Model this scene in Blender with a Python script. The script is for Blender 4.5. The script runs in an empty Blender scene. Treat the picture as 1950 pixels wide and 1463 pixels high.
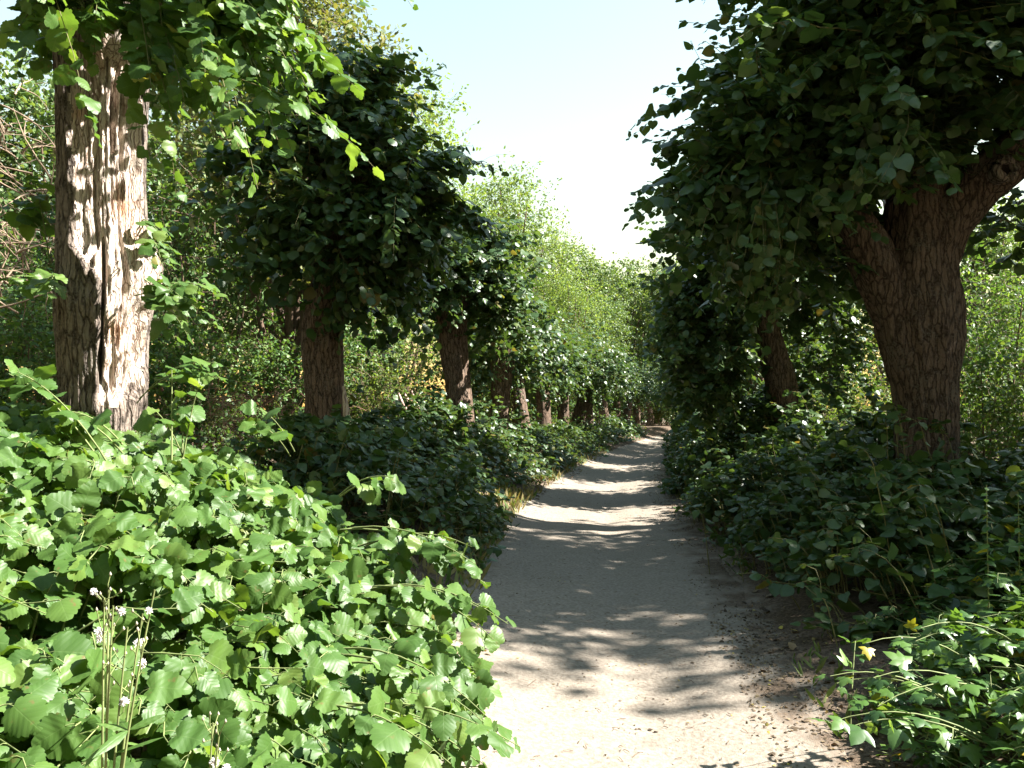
import bpy, math
import numpy as np
from mathutils import Vector, Matrix
R_ = math.radians
SC = bpy.context.scene

# ------------------------------------------------------------------ camera, sky, sun, exposure
F, HZ, CAMH = 1501.0, 780.0, 1.6
cam_d = bpy.data.cameras.new("camera"); cam = bpy.data.objects.new("camera", cam_d)
SC.collection.objects.link(cam); SC.camera = cam
cam_d.sensor_fit = 'HORIZONTAL'; cam_d.sensor_width = 36.0; cam_d.lens = F / 1950 * 36
cam_d.clip_start = 0.05; cam_d.clip_end = 3000
cam.location = (0, 0, CAMH)
cam.rotation_euler = (R_(90) + math.atan((HZ - 731.5) / F), 0, 0)

SUN_EL, SUN_AZ = R_(42), R_(89)          # azimuth clockwise from +Y
sun_dir = Vector((math.sin(SUN_AZ) * math.cos(SUN_EL), math.cos(SUN_AZ) * math.cos(SUN_EL), math.sin(SUN_EL)))
world = bpy.data.worlds.new("World"); SC.world = world; world.use_nodes = True
wn = world.node_tree
sky = wn.nodes.new('ShaderNodeTexSky'); sky.sky_type = 'NISHITA'; sky.sun_disc = False
sky.sun_elevation = SUN_EL; sky.sun_rotation = SUN_AZ
sky.air_density = 2.6; sky.dust_density = 0.4; sky.ozone_density = 1.1
wn.links.new(sky.outputs[0], wn.nodes['Background'].inputs[0])
wn.nodes['Background'].inputs[1].default_value = 0.052
sl = bpy.data.lights.new("sun", 'SUN'); sl.energy = 5.0; sl.angle = R_(0.53); sl.color = (1, 0.965, 0.9)
so = bpy.data.objects.new("sun", sl); SC.collection.objects.link(so)
so.rotation_euler = sun_dir.to_track_quat('Z', 'Y').to_euler()
SC.view_settings.view_transform = 'Standard'; SC.view_settings.look = 'None'
SC.view_settings.gamma = 1.0; SC.view_settings.exposure = 2.42
SC.cycles.max_bounces = 6; SC.cycles.diffuse_bounces = 3; SC.cycles.transmission_bounces = 4
SC.cycles.use_denoising = True
SUNV = np.array(sun_dir)
CAMV = np.array([0, 0, CAMH])

# ------------------------------------------------------------------ numeric helpers
rng = np.random.default_rng(11)
def unit(a): return a / np.maximum(np.linalg.norm(a, axis=-1, keepdims=True), 1e-9)
def at(px, py, Y): return np.array([(px - 975) / F * Y, Y, CAMH - (py - HZ) / F * Y])
def smooth(a, b, x):
    t = np.clip((np.asarray(x, float) - a) / (b - a), 0, 1); return t * t * (3 - 2 * t)
def _hash(i, j, k, seed):
    h = (i.astype(np.int64) * 73856093) ^ (j.astype(np.int64) * 19349663) ^ (k.astype(np.int64) * 83492791) ^ (seed * 2654435761)
    h = (h ^ (h >> 13)) * 1274126177
    h = h & 0xffffffff
    h = (h ^ (h >> 16)) * 2246822519 & 0xffffffff
    h = h ^ (h >> 13)
    return (h & 0xffff) / 65535.0
def vnoise(x, y, z=0.0, seed=0):
    x, y, z = np.broadcast_arrays(np.asarray(x, float), np.asarray(y, float), np.asarray(z, float))
    i, j, k = np.floor(x), np.floor(y), np.floor(z)
    u, v, w = x - i, y - j, z - k
    u, v, w = u*u*(3-2*u), v*v*(3-2*v), w*w*(3-2*w)
    r = 0
    for a in (0, 1):
        for b in (0, 1):
            for c in (0, 1):
                r = r + _hash(i+a, j+b, k+c, seed) * (u if a else 1-u) * (v if b else 1-v) * (w if c else 1-w)
    return r * 2 - 1
def fbm(x, y, z=0.0, seed=0, o=3):
    s, a = 0, 1.0
    for q in range(o):
        s = s + a * vnoise(np.asarray(x) * 2**q, np.asarray(y) * 2**q, np.asarray(z) * 2**q, seed + q); a *= 0.5
    return s

AX = 0.2098                                   # the avenue leaves the viewing axis to the right by this slope
PY_ = [-8, 0, 3.5, 7.6, 11, 15, 21, 30, 37, 44, 50, 58, 70, 90]
PC_ = [0.1, -0.05, -0.10, -0.70, -1.05, -1.35, -1.52, -1.4, -1.0, -0.5, 0.35, 2.4, 7.5, 17]
PW_ = [1.0, 0.95, 0.92, 1.28, 1.36, 1.3, 1.2, 1.1, 1.0, 1.0, 1.0, 1.0, 1.0, 1.0]
def pc(Y): return np.interp(Y, PY_, PC_)
def pw(Y): return np.interp(Y, PY_, PW_)
def gz(lc, Y):
    """ground height at avenue offset lc, depth Y"""
    d = lc - pc(Y); w = pw(Y)
    left = smooth(0, 1, (-d - w * 0.5) / 2.0) * 0.38
    right = smooth(0, 1, (d - w * 0.85) / 2.0) * 0.20
    rut = -0.06 * np.exp(-((d - 0.15) / 0.8) ** 2) - 0.02 * np.exp(-((d - 0.1) / 0.2) ** 2)
    n = 0.045 * fbm(lc * 0.9, Y * 0.6, 0, 5, 3) + 0.014 * fbm(lc * 3, Y * 3, 0, 9, 3)
    far = 0.25 * fbm(lc * 0.12, Y * 0.12, 0, 3, 2) * smooth(5, 14, np.abs(d))
    n = n * (0.3 + 0.7 * smooth(0.7, 1.6, np.abs(d) / w))
    return left + right + rut + n + far
def gxyz(lc, Y): return np.array([lc + AX * Y, Y, float(gz(lc, Y))])
def lc_of(x, Y): return x - AX * Y

# ------------------------------------------------------------------ geometry accumulator
class Geo:
    def __init__(s): s.v = []; s.li = []; s.ls = []; s.mi = []; s.var = []; s.uv = []; s.n = 0
    def add(s, V, faces, mat=0, var=0.5, uv=None):
        """V (n,3); faces: list of (m,k) index arrays"""
        V = np.asarray(V, np.float32).reshape(-1, 3); n = len(V)
        s.v.append(V)
        s.var.append(np.broadcast_to(np.asarray(var, np.float32), (n,)).copy())
        s.uv.append(np.zeros((n, 2), np.float32) if uv is None else np.asarray(uv, np.float32).reshape(-1, 2))
        for f in faces:
            f = np.asarray(f, np.int64)
            if not len(f): continue
            s.li.append((f + s.n).ravel()); s.ls.append(np.full(len(f), f.shape[1]))
            s.mi.append(np.full(len(f), mat))
        s.n += n
    def mesh(s, name, mats, origin=(0, 0, 0)):
        me = bpy.data.meshes.new(name)
        V = np.concatenate(s.v) - np.asarray(origin, np.float32)
        li = np.concatenate(s.li).astype(np.int32); ls = np.concatenate(s.ls).astype(np.int32); mi = np.concatenate(s.mi).astype(np.int32)
        me.vertices.add(len(V)); me.vertices.foreach_set('co', V.astype(np.float32).ravel())
        me.loops.add(len(li)); me.loops.foreach_set('vertex_index', li)
        me.polygons.add(len(ls))
        st = np.zeros(len(ls), np.int32); st[1:] = np.cumsum(ls)[:-1]
        me.polygons.foreach_set('loop_start', st); me.polygons.foreach_set('loop_total', ls)
        me.polygons.foreach_set('material_index', mi)
        me.polygons.foreach_set('use_smooth', np.ones(len(ls), bool))
        at_ = me.attributes.new('var', 'FLOAT', 'POINT'); at_.data.foreach_set('value', np.concatenate(s.var))
        uvl = me.uv_layers.new(name='UVMap'); uvl.data.foreach_set('uv', np.concatenate(s.uv)[li].ravel())
        for m in mats: me.materials.append(m)
        me.update(calc_edges=True)
        return me

def leaf_template(level, fold, curl, ripple, seed, kind='lime'):
    r = np.random.default_rng(seed)
    if kind == 'lime':
        o = [(0.0, 0.0), (0.17, -0.09), (0.36, -0.03), (0.49, 0.16), (0.51, 0.36), (0.43, 0.57), (0.31, 0.75), (0.15, 0.89), (0, 1.02)]
        m = [0.0, 0.02, 0.08, 0.2, 0.36, 0.53, 0.69, 0.84, 1.02]
    elif kind == 'ovate':
        o = [(0, 0), (0.16, 0.04), (0.27, 0.16), (0.31, 0.33), (0.28, 0.52), (0.2, 0.72), (0.09, 0.89), (0, 1.05)]
        m = [0, 0.06, 0.17, 0.33, 0.5, 0.68, 0.86, 1.05]
    else:                                        # lance
        o = [(0, 0), (0.06, 0.15), (0.1, 0.4), (0.07, 0.7), (0, 1.0)]; m = [0, 0.15, 0.4, 0.7, 1.0]
    o = np.array(o); m = np.array(m)
    if level == 2:                               # toothed edge for near leaves
        o2, m2 = [o[0]], [m[0]]
        for i in range(len(o) - 1):
            d = o[i+1] - o[i]; nrm = np.array([d[1], -d[0]]); nrm /= max(np.linalg.norm(nrm), 1e-6)
            if i > 0: o2.append(o[i] + d * 0.42 + nrm * 0.05); m2.append(m[i] + (m[i+1] - m[i]) * 0.42)
            if i > 0 and i < len(o) - 2: o2.append(o[i] + d * 0.58 - nrm * 0.006); m2.append(m[i] + (m[i+1] - m[i]) * 0.58)
            o2.append(o[i+1] + (nrm * 0.03 if i < len(o) - 2 else 0)); m2.append(m[i+1])
        o, m = np.array(o2), np.array(m2)
    elif level == 0:
        keep = [0, 2, 4, 6, len(o) - 1] if kind == 'lime' else [0, 2, 4, len(o) - 1]
        o, m = o[keep], m[keep]
    elif level == -1:
        o = np.array([(0, 0), (0.44, 0.14), (0.34, 0.66), (0, 1.04)]) if kind == 'lime' else np.array([(0, 0), (0.28, 0.25), (0.2, 0.7), (0, 1.0)])
        m = np.array([0, 0.2, 0.62, 1.04])
    n = len(o)
    P = [(0, y, 0) for y in m]                   # midrib 0..n-1
    ph = r.uniform(0, 6.28, 2)
    def z(x, y): return -fold * abs(x) - curl * y * y * 0.5 + ripple * abs(x) * 2 * math.sin(9 * y + ph[0 if x > 0 else 1])
    P = [(0, y, z(0, y)) for y in m]
    for sgn in (1, -1):
        for i in range(1, n - 1): P.append((sgn * o[i][0], o[i][1], z(sgn * o[i][0], o[i][1])))
    P = np.array(P)
    ri = lambda i: n + i - 1
    le = lambda i: n + (n - 2) + i - 1
    quads, tris = [], []
    tris += [(0, ri(1), 1), (0, 1, le(1))]
    for i in range(1, n - 2):
        quads += [(i, ri(i), ri(i+1), i+1), (i, i+1, le(i+1), le(i))]
    tris += [(n-2, ri(n-2), n-1), (n-2, n-1, le(n-2))]
    if level == -1:
        quads = [(0, ri(1), ri(2), n-1), (0, n-1, le(2), le(1))]; tris = []
    uv = P[:, :2].copy()
    return P, [np.array(q) for q in (quads, tris) if len(q)], uv

def compound(level, n, seed):
    """bramble leaf: n toothed leaflets from one stalk"""
    Ps, Qs, Ts, U = [], [], [], []; c = 0
    angs = {3: [0, 62, -62], 5: [0, 48, -48, 105, -105]}[n]
    for i, a in enumerate(angs):
        P, f, uv = leaf_template(level, 0.25, 0.35, 0.05, seed + i, 'ovate')
        sc = 0.62 if i == 0 else 0.5
        a = R_(a); c_, s_ = math.cos(a), math.sin(a)
        Q = P * sc
        X = Q[:, 0] * c_ + Q[:, 1] * s_; Yy = -Q[:, 0] * s_ + Q[:, 1] * c_
        Q = np.stack([X, Yy + 0.38 + (0.06 if i == 0 else 0), Q[:, 2]], 1)
        Ps.append(Q); U.append(uv)
        for g in f: (Qs if g.shape[1] == 4 else Ts).append(g + c)
        c += len(P)
    return np.concatenate(Ps), [np.concatenate(Qs), np.concatenate(Ts)], np.concatenate(U)

T_NEAR = [leaf_template(2, f, c, r, i) for i, (f, c, r) in enumerate([(0.28, 0.3, 0.05), (0.1, 0.45, 0.08), (0.42, 0.15, 0.04), (-0.12, 0.6, 0.1), (0.2, 0.8, 0.07), (0.05, 0.1, 0.1)])]
T_MID = [leaf_template(1, f, c, r, i) for i, (f, c, r) in enumerate([(0.28, 0.3, 0.05), (0.1, 0.5, 0.07), (0.45, 0.15, 0.03), (-0.1, 0.6, 0.08)])]
T_LOW = [leaf_template(0, f, c, r, i) for i, (f, c, r) in enumerate([(0.3, 0.3, 0.03), (0.1, 0.5, 0.05), (0.5, 0.15, 0.0)])]
T_FAR = [leaf_template(-1, f, c, 0, i) for i, (f, c) in enumerate([(0.3, 0.2), (0.1, 0.5), (0.5, 0.1)])]
T_OVA = [leaf_template(-1, f, c, 0, i, 'ovate') for i, (f, c) in enumerate([(0.3, 0.2), (0.1, 0.5)])]
T_LANCE = [leaf_template(1, 0.3, c, 0.05, i, 'lance') for i, c in enumerate([0.2, 0.5])]
T_BRAM = [compound(1, 3, 1), compound(1, 5, 20), compound(1, 3, 40)]

def add_leaves(G, pos, axis, nrm, size, T, mat=0, var=None, r=rng):
    N = len(pos)
    if N == 0: return
    a = unit(axis); n = unit(nrm - (nrm * a).sum(-1, keepdims=True) * a); s = np.cross(a, n)
    size = np.broadcast_to(np.asarray(size, float), (N,))
    var = r.random(N) if var is None else np.broadcast_to(np.asarray(var, float), (N,))
    ti = r.integers(len(T), size=N)
    wid = r.uniform(0.88, 1.22, N)
    for k, (P, faces, uv) in enumerate(T):
        q = np.where(ti == k)[0]
        if not len(q): continue
        sz = size[q][:, None, None]
        V = pos[q][:, None] + sz * (P[None, :, 0:1] * s[q][:, None] * wid[q][:, None, None] + P[None, :, 1:2] * a[q][:, None] + P[None, :, 2:3] * n[q][:, None])
        nv = len(P); off = (np.arange(len(q)) * nv)[:, None, None]
        fs = [(f[None] + off).reshape(-1, f.shape[1]) for f in faces]
        G.add(V.reshape(-1, 3), fs, mat, np.repeat(var[q], nv), np.tile(uv, (len(q), 1)))

def add_tubes(G, pts, rad, k=4, mat=0, var=0.5):
    """pts (M,P,3), rad (M,P)"""
    pts = np.asarray(pts, float); M, P, _ = pts.shape
    rad = np.broadcast_to(np.asarray(rad, float), (M, P))
    t = unit(np.gradient(pts, axis=1))
    ref = np.where(np.abs(t[:, :, 2:3]) > 0.9, np.array([1.0, 0.2, 0]), np.array([0, 0, 1.0]))
    u = unit(np.cross(t, ref)); w = np.cross(t, u)
    ang = np.arange(k) / k * 2 * math.pi
    V = pts[:, :, None] + rad[:, :, None, None] * (np.cos(ang)[None, None, :, None] * u[:, :, None] + np.sin(ang)[None, None, :, None] * w[:, :, None])
    i, j = np.meshgrid(np.arange(P - 1), np.arange(k), indexing='ij')
    f = np.stack([i*k + j, i*k + (j+1) % k, (i+1)*k + (j+1) % k, (i+1)*k + j], -1).reshape(-1, 4)
    F_ = (f[None] + (np.arange(M) * P * k)[:, None, None]).reshape(-1, 4)
    vv = np.broadcast_to(np.asarray(var, float), (M,))
    G.add(V.reshape(-1, 3), [F_], mat, np.repeat(vv, P * k))

def grow(base, d0, length, droop=0.5, P=8, wig=0.08, r=rng):
    M = len(base); d = unit(d0); p = np.asarray(base, float).copy(); out = [p.copy()]
    st = (np.asarray(length) / (P - 1))[:, None]
    for i in range(P - 1):
        d = unit(d + np.array([0, 0, -1.0]) * np.asarray(droop).reshape(-1, 1) * st + wig * r.normal(size=(M, 3)))
        p = p + d * st; out.append(p.copy())
    return np.stack(out, 1)
def bez(a, b, c, P=8):
    t = np.linspace(0, 1, P)[None, :, None]
    return (1-t)**2 * a[:, None] + 2*t*(1-t) * b[:, None] + t*t * c[:, None]

def leaves_on(G, pts, spacing, f0, size, T, mat=0, side=0.75, fwd=0.4, down=0.35, up=0.8, sun=0.3, jit=0.28, petiole=0.35, r=rng, pet_mat=None, tip=0.6, face=(0, 0, 0)):
    M, P, _ = pts.shape
    seg = np.linalg.norm(np.diff(pts, axis=1), axis=-1); L = seg.sum(1)
    n = np.maximum(2, (L * (1 - f0) / spacing).astype(int))
    sid = np.repeat(np.arange(M), n); first = np.repeat(np.cumsum(n) - n, n); k = np.arange(len(sid)) - first
    t = f0 + (1 - f0) * (k + r.uniform(0.3, 1.0, len(sid))) / n[sid]; t = np.clip(t, 0, 1)
    x = t * (P - 1); i = np.minimum(x.astype(int), P - 2); fr = (x - i)[:, None]
    p = pts[sid, i] * (1 - fr) + pts[sid, i+1] * fr; tg = unit(pts[sid, i+1] - pts[sid, i])
    rnd = unit(r.normal(size=(len(sid), 3)))
    sd = unit(np.cross(tg, np.array([0, 0, 1.0])) + 0.25 * rnd) * np.where(k % 2 == 0, 1, -1)[:, None]
    a = unit(sd * side + tg * fwd - np.array([0, 0, down]) + jit * r.normal(size=(len(sid), 3)))
    nn = np.array([0, 0, up]) + np.array(face) + sun * SUNV + jit * 1.2 * r.normal(size=(len(sid), 3)) + 0.15 * tg
    sz = size * r.uniform(0.5, 1.18, len(sid)) * (1 - (1 - tip) * smooth(0.75, 1.0, t))
    pb = p + unit(a + np.array([0, 0, 0.5])) * (sz * petiole)[:, None]
    add_leaves(G, pb, a, nn, sz, T, mat, r=r)
    if pet_mat is not None:
        add_tubes(G, np.stack([p, (p + pb) / 2 + np.array([0, 0, 0.004]), pb], 1), 0.0014, 3, pet_mat)

def catmull(P, n):
    P = np.asarray(P, float); m = len(P)
    x = np.linspace(0, m - 1, n); i = np.minimum(x.astype(int), m - 2); t = (x - i)[:, None]
    p0 = P[np.maximum(i-1, 0)]; p1 = P[i]; p2 = P[i+1]; p3 = P[np.minimum(i+2, m-1)]
    return 0.5 * (2*p1 + (p2-p0)*t + (2*p0-5*p1+4*p2-p3)*t*t + (3*p1-p0-3*p2+p3)*t**3)

def trunk_grid(path, rings, seg, seed, rough=0.06, burl=0.12, extra=None):
    """loft through (x,y,z,r); returns verts (rings,seg,3), angle from the camera side, z"""
    C = catmull(path, rings); pts, rad = C[:, :3], C[:, 3]
    t = unit(np.gradient(pts, axis=0))
    f = CAMV - pts; f[:, 2] = 0; f = unit(f)
    f = unit(f - (f * t).sum(-1, keepdims=True) * t)          # towards the camera
    s = np.cross(t, f)                                        # viewer's right
    th = np.linspace(-math.pi, math.pi, seg, endpoint=False)
    TH, ZZ = np.meshgrid(th, pts[:, 2])
    RR = rad[:, None] * np.ones_like(TH)
    cx, sx = np.cos(TH), np.sin(TH)
    ridge = 0.6 * np.abs(vnoise(cx * 7 + seed, sx * 7, ZZ * 1.3, seed)) + 0.4 * np.abs(vnoise(cx * 15, sx * 15, ZZ * 3.0, seed + 1))
    lump = fbm(cx * 1.3 + seed * 3.1, sx * 1.3, ZZ * 0.9, seed + 2, 3)
    small = fbm(cx * 4, sx * 4, ZZ * 2.2, seed + 3, 2) + 0.5 * fbm(cx * 12, sx * 12, ZZ * 7, seed + 4, 2)
    RR = RR * (1 + burl * lump + burl * 0.35 * small) - rough * rad[:, None] * (1 - ridge * 1.6)
    foot = smooth(0.5, 0, (pts[:, 2] - pts[0, 2]))[:, None]
    RR = RR * (1 + 0.12 * foot * (1 + np.cos(TH * 5 + seed)))
    if extra is not None: RR = extra(RR, TH, ZZ)
    V = pts[:, None] + RR[..., None] * (np.cos(TH)[..., None] * f[:, None] + np.sin(TH)[..., None] * s[:, None])
    return V, TH, ZZ
def grid_faces(rings, seg):
    i, j = np.meshgrid(np.arange(rings - 1), np.arange(seg), indexing='ij')
    return np.stack([i*seg + j, i*seg + (j+1) % seg, (i+1)*seg + (j+1) % seg, (i+1)*seg + j], -1).reshape(-1, 4)
def add_grid(G, V, mat=0, mask=None, cap=True):
    rings, seg, _ = V.shape; f = grid_faces(rings, seg)
    if mask is not None: f = f[mask.ravel()]
    fs = [f]
    VV = V.reshape(-1, 3)
    if cap and mask is None:
        VV = np.concatenate([VV, V[-1].mean(0)[None]]); c = len(VV) - 1; b = (rings - 1) * seg
        j = np.arange(seg); fs.append(np.stack([b + j, b + (j+1) % seg, np.full(seg, c)], -1))
    G.add(VV, fs, mat)

# ------------------------------------------------------------------ scene graph helpers
def link(o): SC.collection.objects.link(o); return o
def thing(name, loc, label, cat, group=None):
    o = link(bpy.data.objects.new(name, None)); o.location = [float(c) for c in loc]; o.empty_display_size = 0.2
    o['label'] = label; o['category'] = cat
    if group: o['group'] = group
    return o
def part(name, G, mats, parent, label=None, origin=None):
    org = np.array(parent.matrix_basis.translation) if origin is None else np.asarray(origin, float)
    par = parent
    while origin is None and par.parent is not None:
        par = par.parent; org = org + np.array(par.matrix_basis.translation)
    o = link(bpy.data.objects.new(name, G.mesh(name, mats, org))); o.parent = parent
    if label: o['label'] = label
    return o
def single(name, G, mats, loc, label=None, cat=None, group=None, kind=None):
    o = link(bpy.data.objects.new(name, G.mesh(name, mats, loc))); o.location = [float(c) for c in loc]
    if label: o['label'] = label
    if cat: o['category'] = cat
    if group: o['group'] = group
    if kind: o['kind'] = kind
    return o
def dup(root, loc, rotz=0, scale=1.0, label=None, group=None):
    r = link(root.copy()); r.location = [float(c) for c in loc]; r.rotation_euler = (0, 0, rotz)
    r.scale = (scale,) * 3 if np.isscalar(scale) else scale
    if label: r['label'] = label
    if group: r['group'] = group
    for ch in list(root.children):
        c = link(ch.copy()); c.parent = r
        for g in ch.children:
            d = link(g.copy()); d.parent = c
    return r
USED = set()
def place(proto, *a, **k):
    """the first placement moves the prototype itself, later ones copy it"""
    if proto.name not in USED:
        USED.add(proto.name)
        loc = a[0]; rotz = a[1] if len(a) > 1 else 0; sc = a[2] if len(a) > 2 else 1.0
        proto.location = [float(c) for c in loc]; proto.rotation_euler = (0, 0, rotz); proto.scale = (sc,) * 3 if np.isscalar(sc) else sc
        if k.get('label'): proto['label'] = k['label']
        if k.get('group'): proto['group'] = k['group']
        return proto
    return dup(proto, *a, **k)

# ------------------------------------------------------------------ materials
def new_mat(name):
    m = bpy.data.materials.new(name); m.use_nodes = True; nt = m.node_tree; nt.nodes.clear()
    out = nt.nodes.new('ShaderNodeOutputMaterial'); return m, nt, out
def N(nt, t, **k):
    n = nt.nodes.new(t)
    for a, b in k.items(): setattr(n, a, b)
    return n
def ramp(nt, stops, interp='LINEAR'):
    n = nt.nodes.new('ShaderNodeValToRGB'); n.color_ramp.interpolation = interp
    e = n.color_ramp.elements
    while len(e) < len(stops): e.new(0.5)
    for el, (p, c) in zip(e, stops): el.position = p; el.color = (*c, 1)
    return n
def mathn(nt, op, a, b=None, clamp=False):
    n = nt.nodes.new('ShaderNodeMath'); n.operation = op; n.use_clamp = clamp
    for s, v in ((0, a), (1, b)):
        if v is None: continue
        if isinstance(v, (int, float)): n.inputs[s].default_value = v
        else: nt.links.new(v, n.inputs[s])
    return n.outputs[0]
def mixc(nt, fac, a, b, mode='MIX'):
    n = nt.nodes.new('ShaderNodeMix'); n.data_type = 'RGBA'; n.blend_type = mode
    for s, v in ((0, fac), (6, a), (7, b)):
        if isinstance(v, (int, float)): n.inputs[s].default_value = v
        elif isinstance(v, tuple): n.inputs[s].default_value = (*v, 1)
        else: nt.links.new(v, n.inputs[s])
    return n.outputs[2]

def leaf_mat(name, stops, trans=0.36, rough=0.42, spec=0.45, veins=False, tcol=(1.25, 1.15, 0.42), under=1.35):
    m, nt, out = new_mat(name)
    a = N(nt, 'ShaderNodeAttribute', attribute_name='var')
    col = ramp(nt, stops); nt.links.new(a.outputs['Fac'], col.inputs[0]); c = col.outputs[0]
    tc = N(nt, 'ShaderNodeTexCoord')
    nz = N(nt, 'ShaderNodeTexNoise'); nz.inputs['Scale'].default_value = 40 if veins else 9; nz.inputs['Detail'].default_value = 3
    nt.links.new(tc.outputs['Object'], nz.inputs['Vector'])
    c = mixc(nt, mathn(nt, 'MULTIPLY', nz.outputs['Fac'], 0.5), c, mixc(nt, 1.0, c, (1.25, 1.3, 0.9), 'MULTIPLY'))
    p = N(nt, 'ShaderNodeBsdfPrincipled'); p.inputs['Roughness'].default_value = rough; p.inputs['Specular IOR Level'].default_value = spec
    if veins:
        sx = N(nt, 'ShaderNodeSeparateXYZ'); nt.links.new(tc.outputs['UV'], sx.inputs[0])
        ax = mathn(nt, 'ABSOLUTE', sx.outputs[0])
        ph = mathn(nt, 'MULTIPLY', mathn(nt, 'SUBTRACT', sx.outputs[1], mathn(nt, 'MULTIPLY', ax, 0.75)), 5.5)
        fr = mathn(nt, 'PINGPONG', ph, 0.5)                    # 0 at each side vein
        v1 = mathn(nt, 'SUBTRACT', 1.0, mathn(nt, 'MULTIPLY', fr, 14.0), True)
        v2 = mathn(nt, 'SUBTRACT', 1.0, mathn(nt, 'MULTIPLY', ax, 45.0), True)
        vv = mathn(nt, 'MAXIMUM', mathn(nt, 'MULTIPLY', v1, 0.6), v2)
        c = mixc(nt, mathn(nt, 'MULTIPLY', vv, 0.24), c, (0.17, 0.25, 0.09))
        # dry spots and browned margins
        n2 = N(nt, 'ShaderNodeTexNoise'); n2.inputs['Scale'].default_value = 26; n2.inputs['Detail'].default_value = 2
        nt.links.new(tc.outputs['Object'], n2.inputs['Vector'])
        c = mixc(nt, mathn(nt, 'MULTIPLY', mathn(nt, 'SUBTRACT', n2.outputs['Fac'], 0.66), 7.0, True), c, (0.16, 0.11, 0.04))
        b = N(nt, 'ShaderNodeBump'); b.inputs['Strength'].default_value = 0.22; b.inputs['Distance'].default_value = 0.004
        bh = mathn(nt, 'SUBTRACT', fr, mathn(nt, 'MULTIPLY', v2, 0.4)); nt.links.new(bh, b.inputs['Height'])
        nt.links.new(b.outputs[0], p.inputs['Normal'])
    geo = N(nt, 'ShaderNodeNewGeometry')
    c = mixc(nt, geo.outputs['Backfacing'], c, mixc(nt, 1.0, c, (under, under * 0.97, under * 1.05), 'MULTIPLY'))
    nt.links.new(c, p.inputs['Base Color'])
    t = N(nt, 'ShaderNodeBsdfTranslucent'); nt.links.new(mixc(nt, 1.0, c, tcol, 'MULTIPLY'), t.inputs['Color'])
    mx = N(nt, 'ShaderNodeMixShader'); mx.inputs[0].default_value = trans
    nt.links.new(p.outputs[0], mx.inputs[1]); nt.links.new(t.outputs[0], mx.inputs[2]); nt.links.new(mx.outputs[0], out.inputs[0])
    return m

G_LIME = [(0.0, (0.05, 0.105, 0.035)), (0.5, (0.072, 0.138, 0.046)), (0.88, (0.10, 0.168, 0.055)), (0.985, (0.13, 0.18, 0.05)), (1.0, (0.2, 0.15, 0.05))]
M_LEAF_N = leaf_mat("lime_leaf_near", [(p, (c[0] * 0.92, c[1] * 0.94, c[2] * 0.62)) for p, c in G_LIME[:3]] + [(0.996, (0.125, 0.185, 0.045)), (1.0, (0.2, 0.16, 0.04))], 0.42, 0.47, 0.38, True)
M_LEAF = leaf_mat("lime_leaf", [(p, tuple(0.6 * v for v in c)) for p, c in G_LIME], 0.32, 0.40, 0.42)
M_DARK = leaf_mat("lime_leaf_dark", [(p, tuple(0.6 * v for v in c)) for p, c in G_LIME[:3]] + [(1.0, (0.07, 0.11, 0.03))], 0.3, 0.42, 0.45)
M_SHRUB = leaf_mat("shrub_leaf", [(0, (0.045, 0.1, 0.028)), (0.6, (0.08, 0.155, 0.042)), (1, (0.14, 0.21, 0.06))], 0.36, 0.5, 0.4)
M_SHRUBY = leaf_mat("shrub_leaf_yellow", [(0, (0.075, 0.125, 0.03)), (0.6, (0.11, 0.175, 0.04)), (1, (0.18, 0.22, 0.06))], 0.4, 0.5, 0.35)
M_ROB = leaf_mat("robinia_leaf", [(0, (0.085, 0.145, 0.045)), (0.6, (0.125, 0.195, 0.062)), (1, (0.19, 0.255, 0.085))], 0.4, 0.5, 0.35)
M_OAK = leaf_mat("wood_leaf", [(0, (0.05, 0.095, 0.035)), (0.6, (0.085, 0.14, 0.045)), (1, (0.14, 0.19, 0.07))], 0.35, 0.5, 0.35)
M_SEED = leaf_mat("seedy_leaf", [(0, (0.06, 0.1, 0.03)), (0.6, (0.12, 0.14, 0.05)), (1, (0.17, 0.165, 0.075))], 0.36, 0.6, 0.3)
M_BRAM = leaf_mat("bramble_leaf", [(0, (0.04, 0.095, 0.025)), (0.6, (0.07, 0.14, 0.032)), (0.95, (0.12, 0.2, 0.045)), (0.988, (0.3, 0.28, 0.03)), (1, (0.35, 0.27, 0.03))], 0.34, 0.38, 0.5)
M_GREY = leaf_mat("mugwort_leaf", [(0, (0.16, 0.2, 0.12)), (1, (0.27, 0.31, 0.22))], 0.25, 0.7, 0.2)
M_LITTER = leaf_mat("dead_leaf", [(0, (0.05, 0.035, 0.025)), (0.6, (0.115, 0.082, 0.056)), (0.93, (0.2, 0.15, 0.1)), (1, (0.36, 0.29, 0.07))], 0.12, 0.75, 0.2, tcol=(1.1, 0.9, 0.6))
M_DRYGRASS = leaf_mat("dry_grass", [(0, (0.18, 0.15, 0.07)), (0.6, (0.24, 0.2, 0.1)), (0.8, (0.12, 0.15, 0.05)), (1, (0.07, 0.13, 0.035))], 0.3, 0.7, 0.2)

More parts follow.
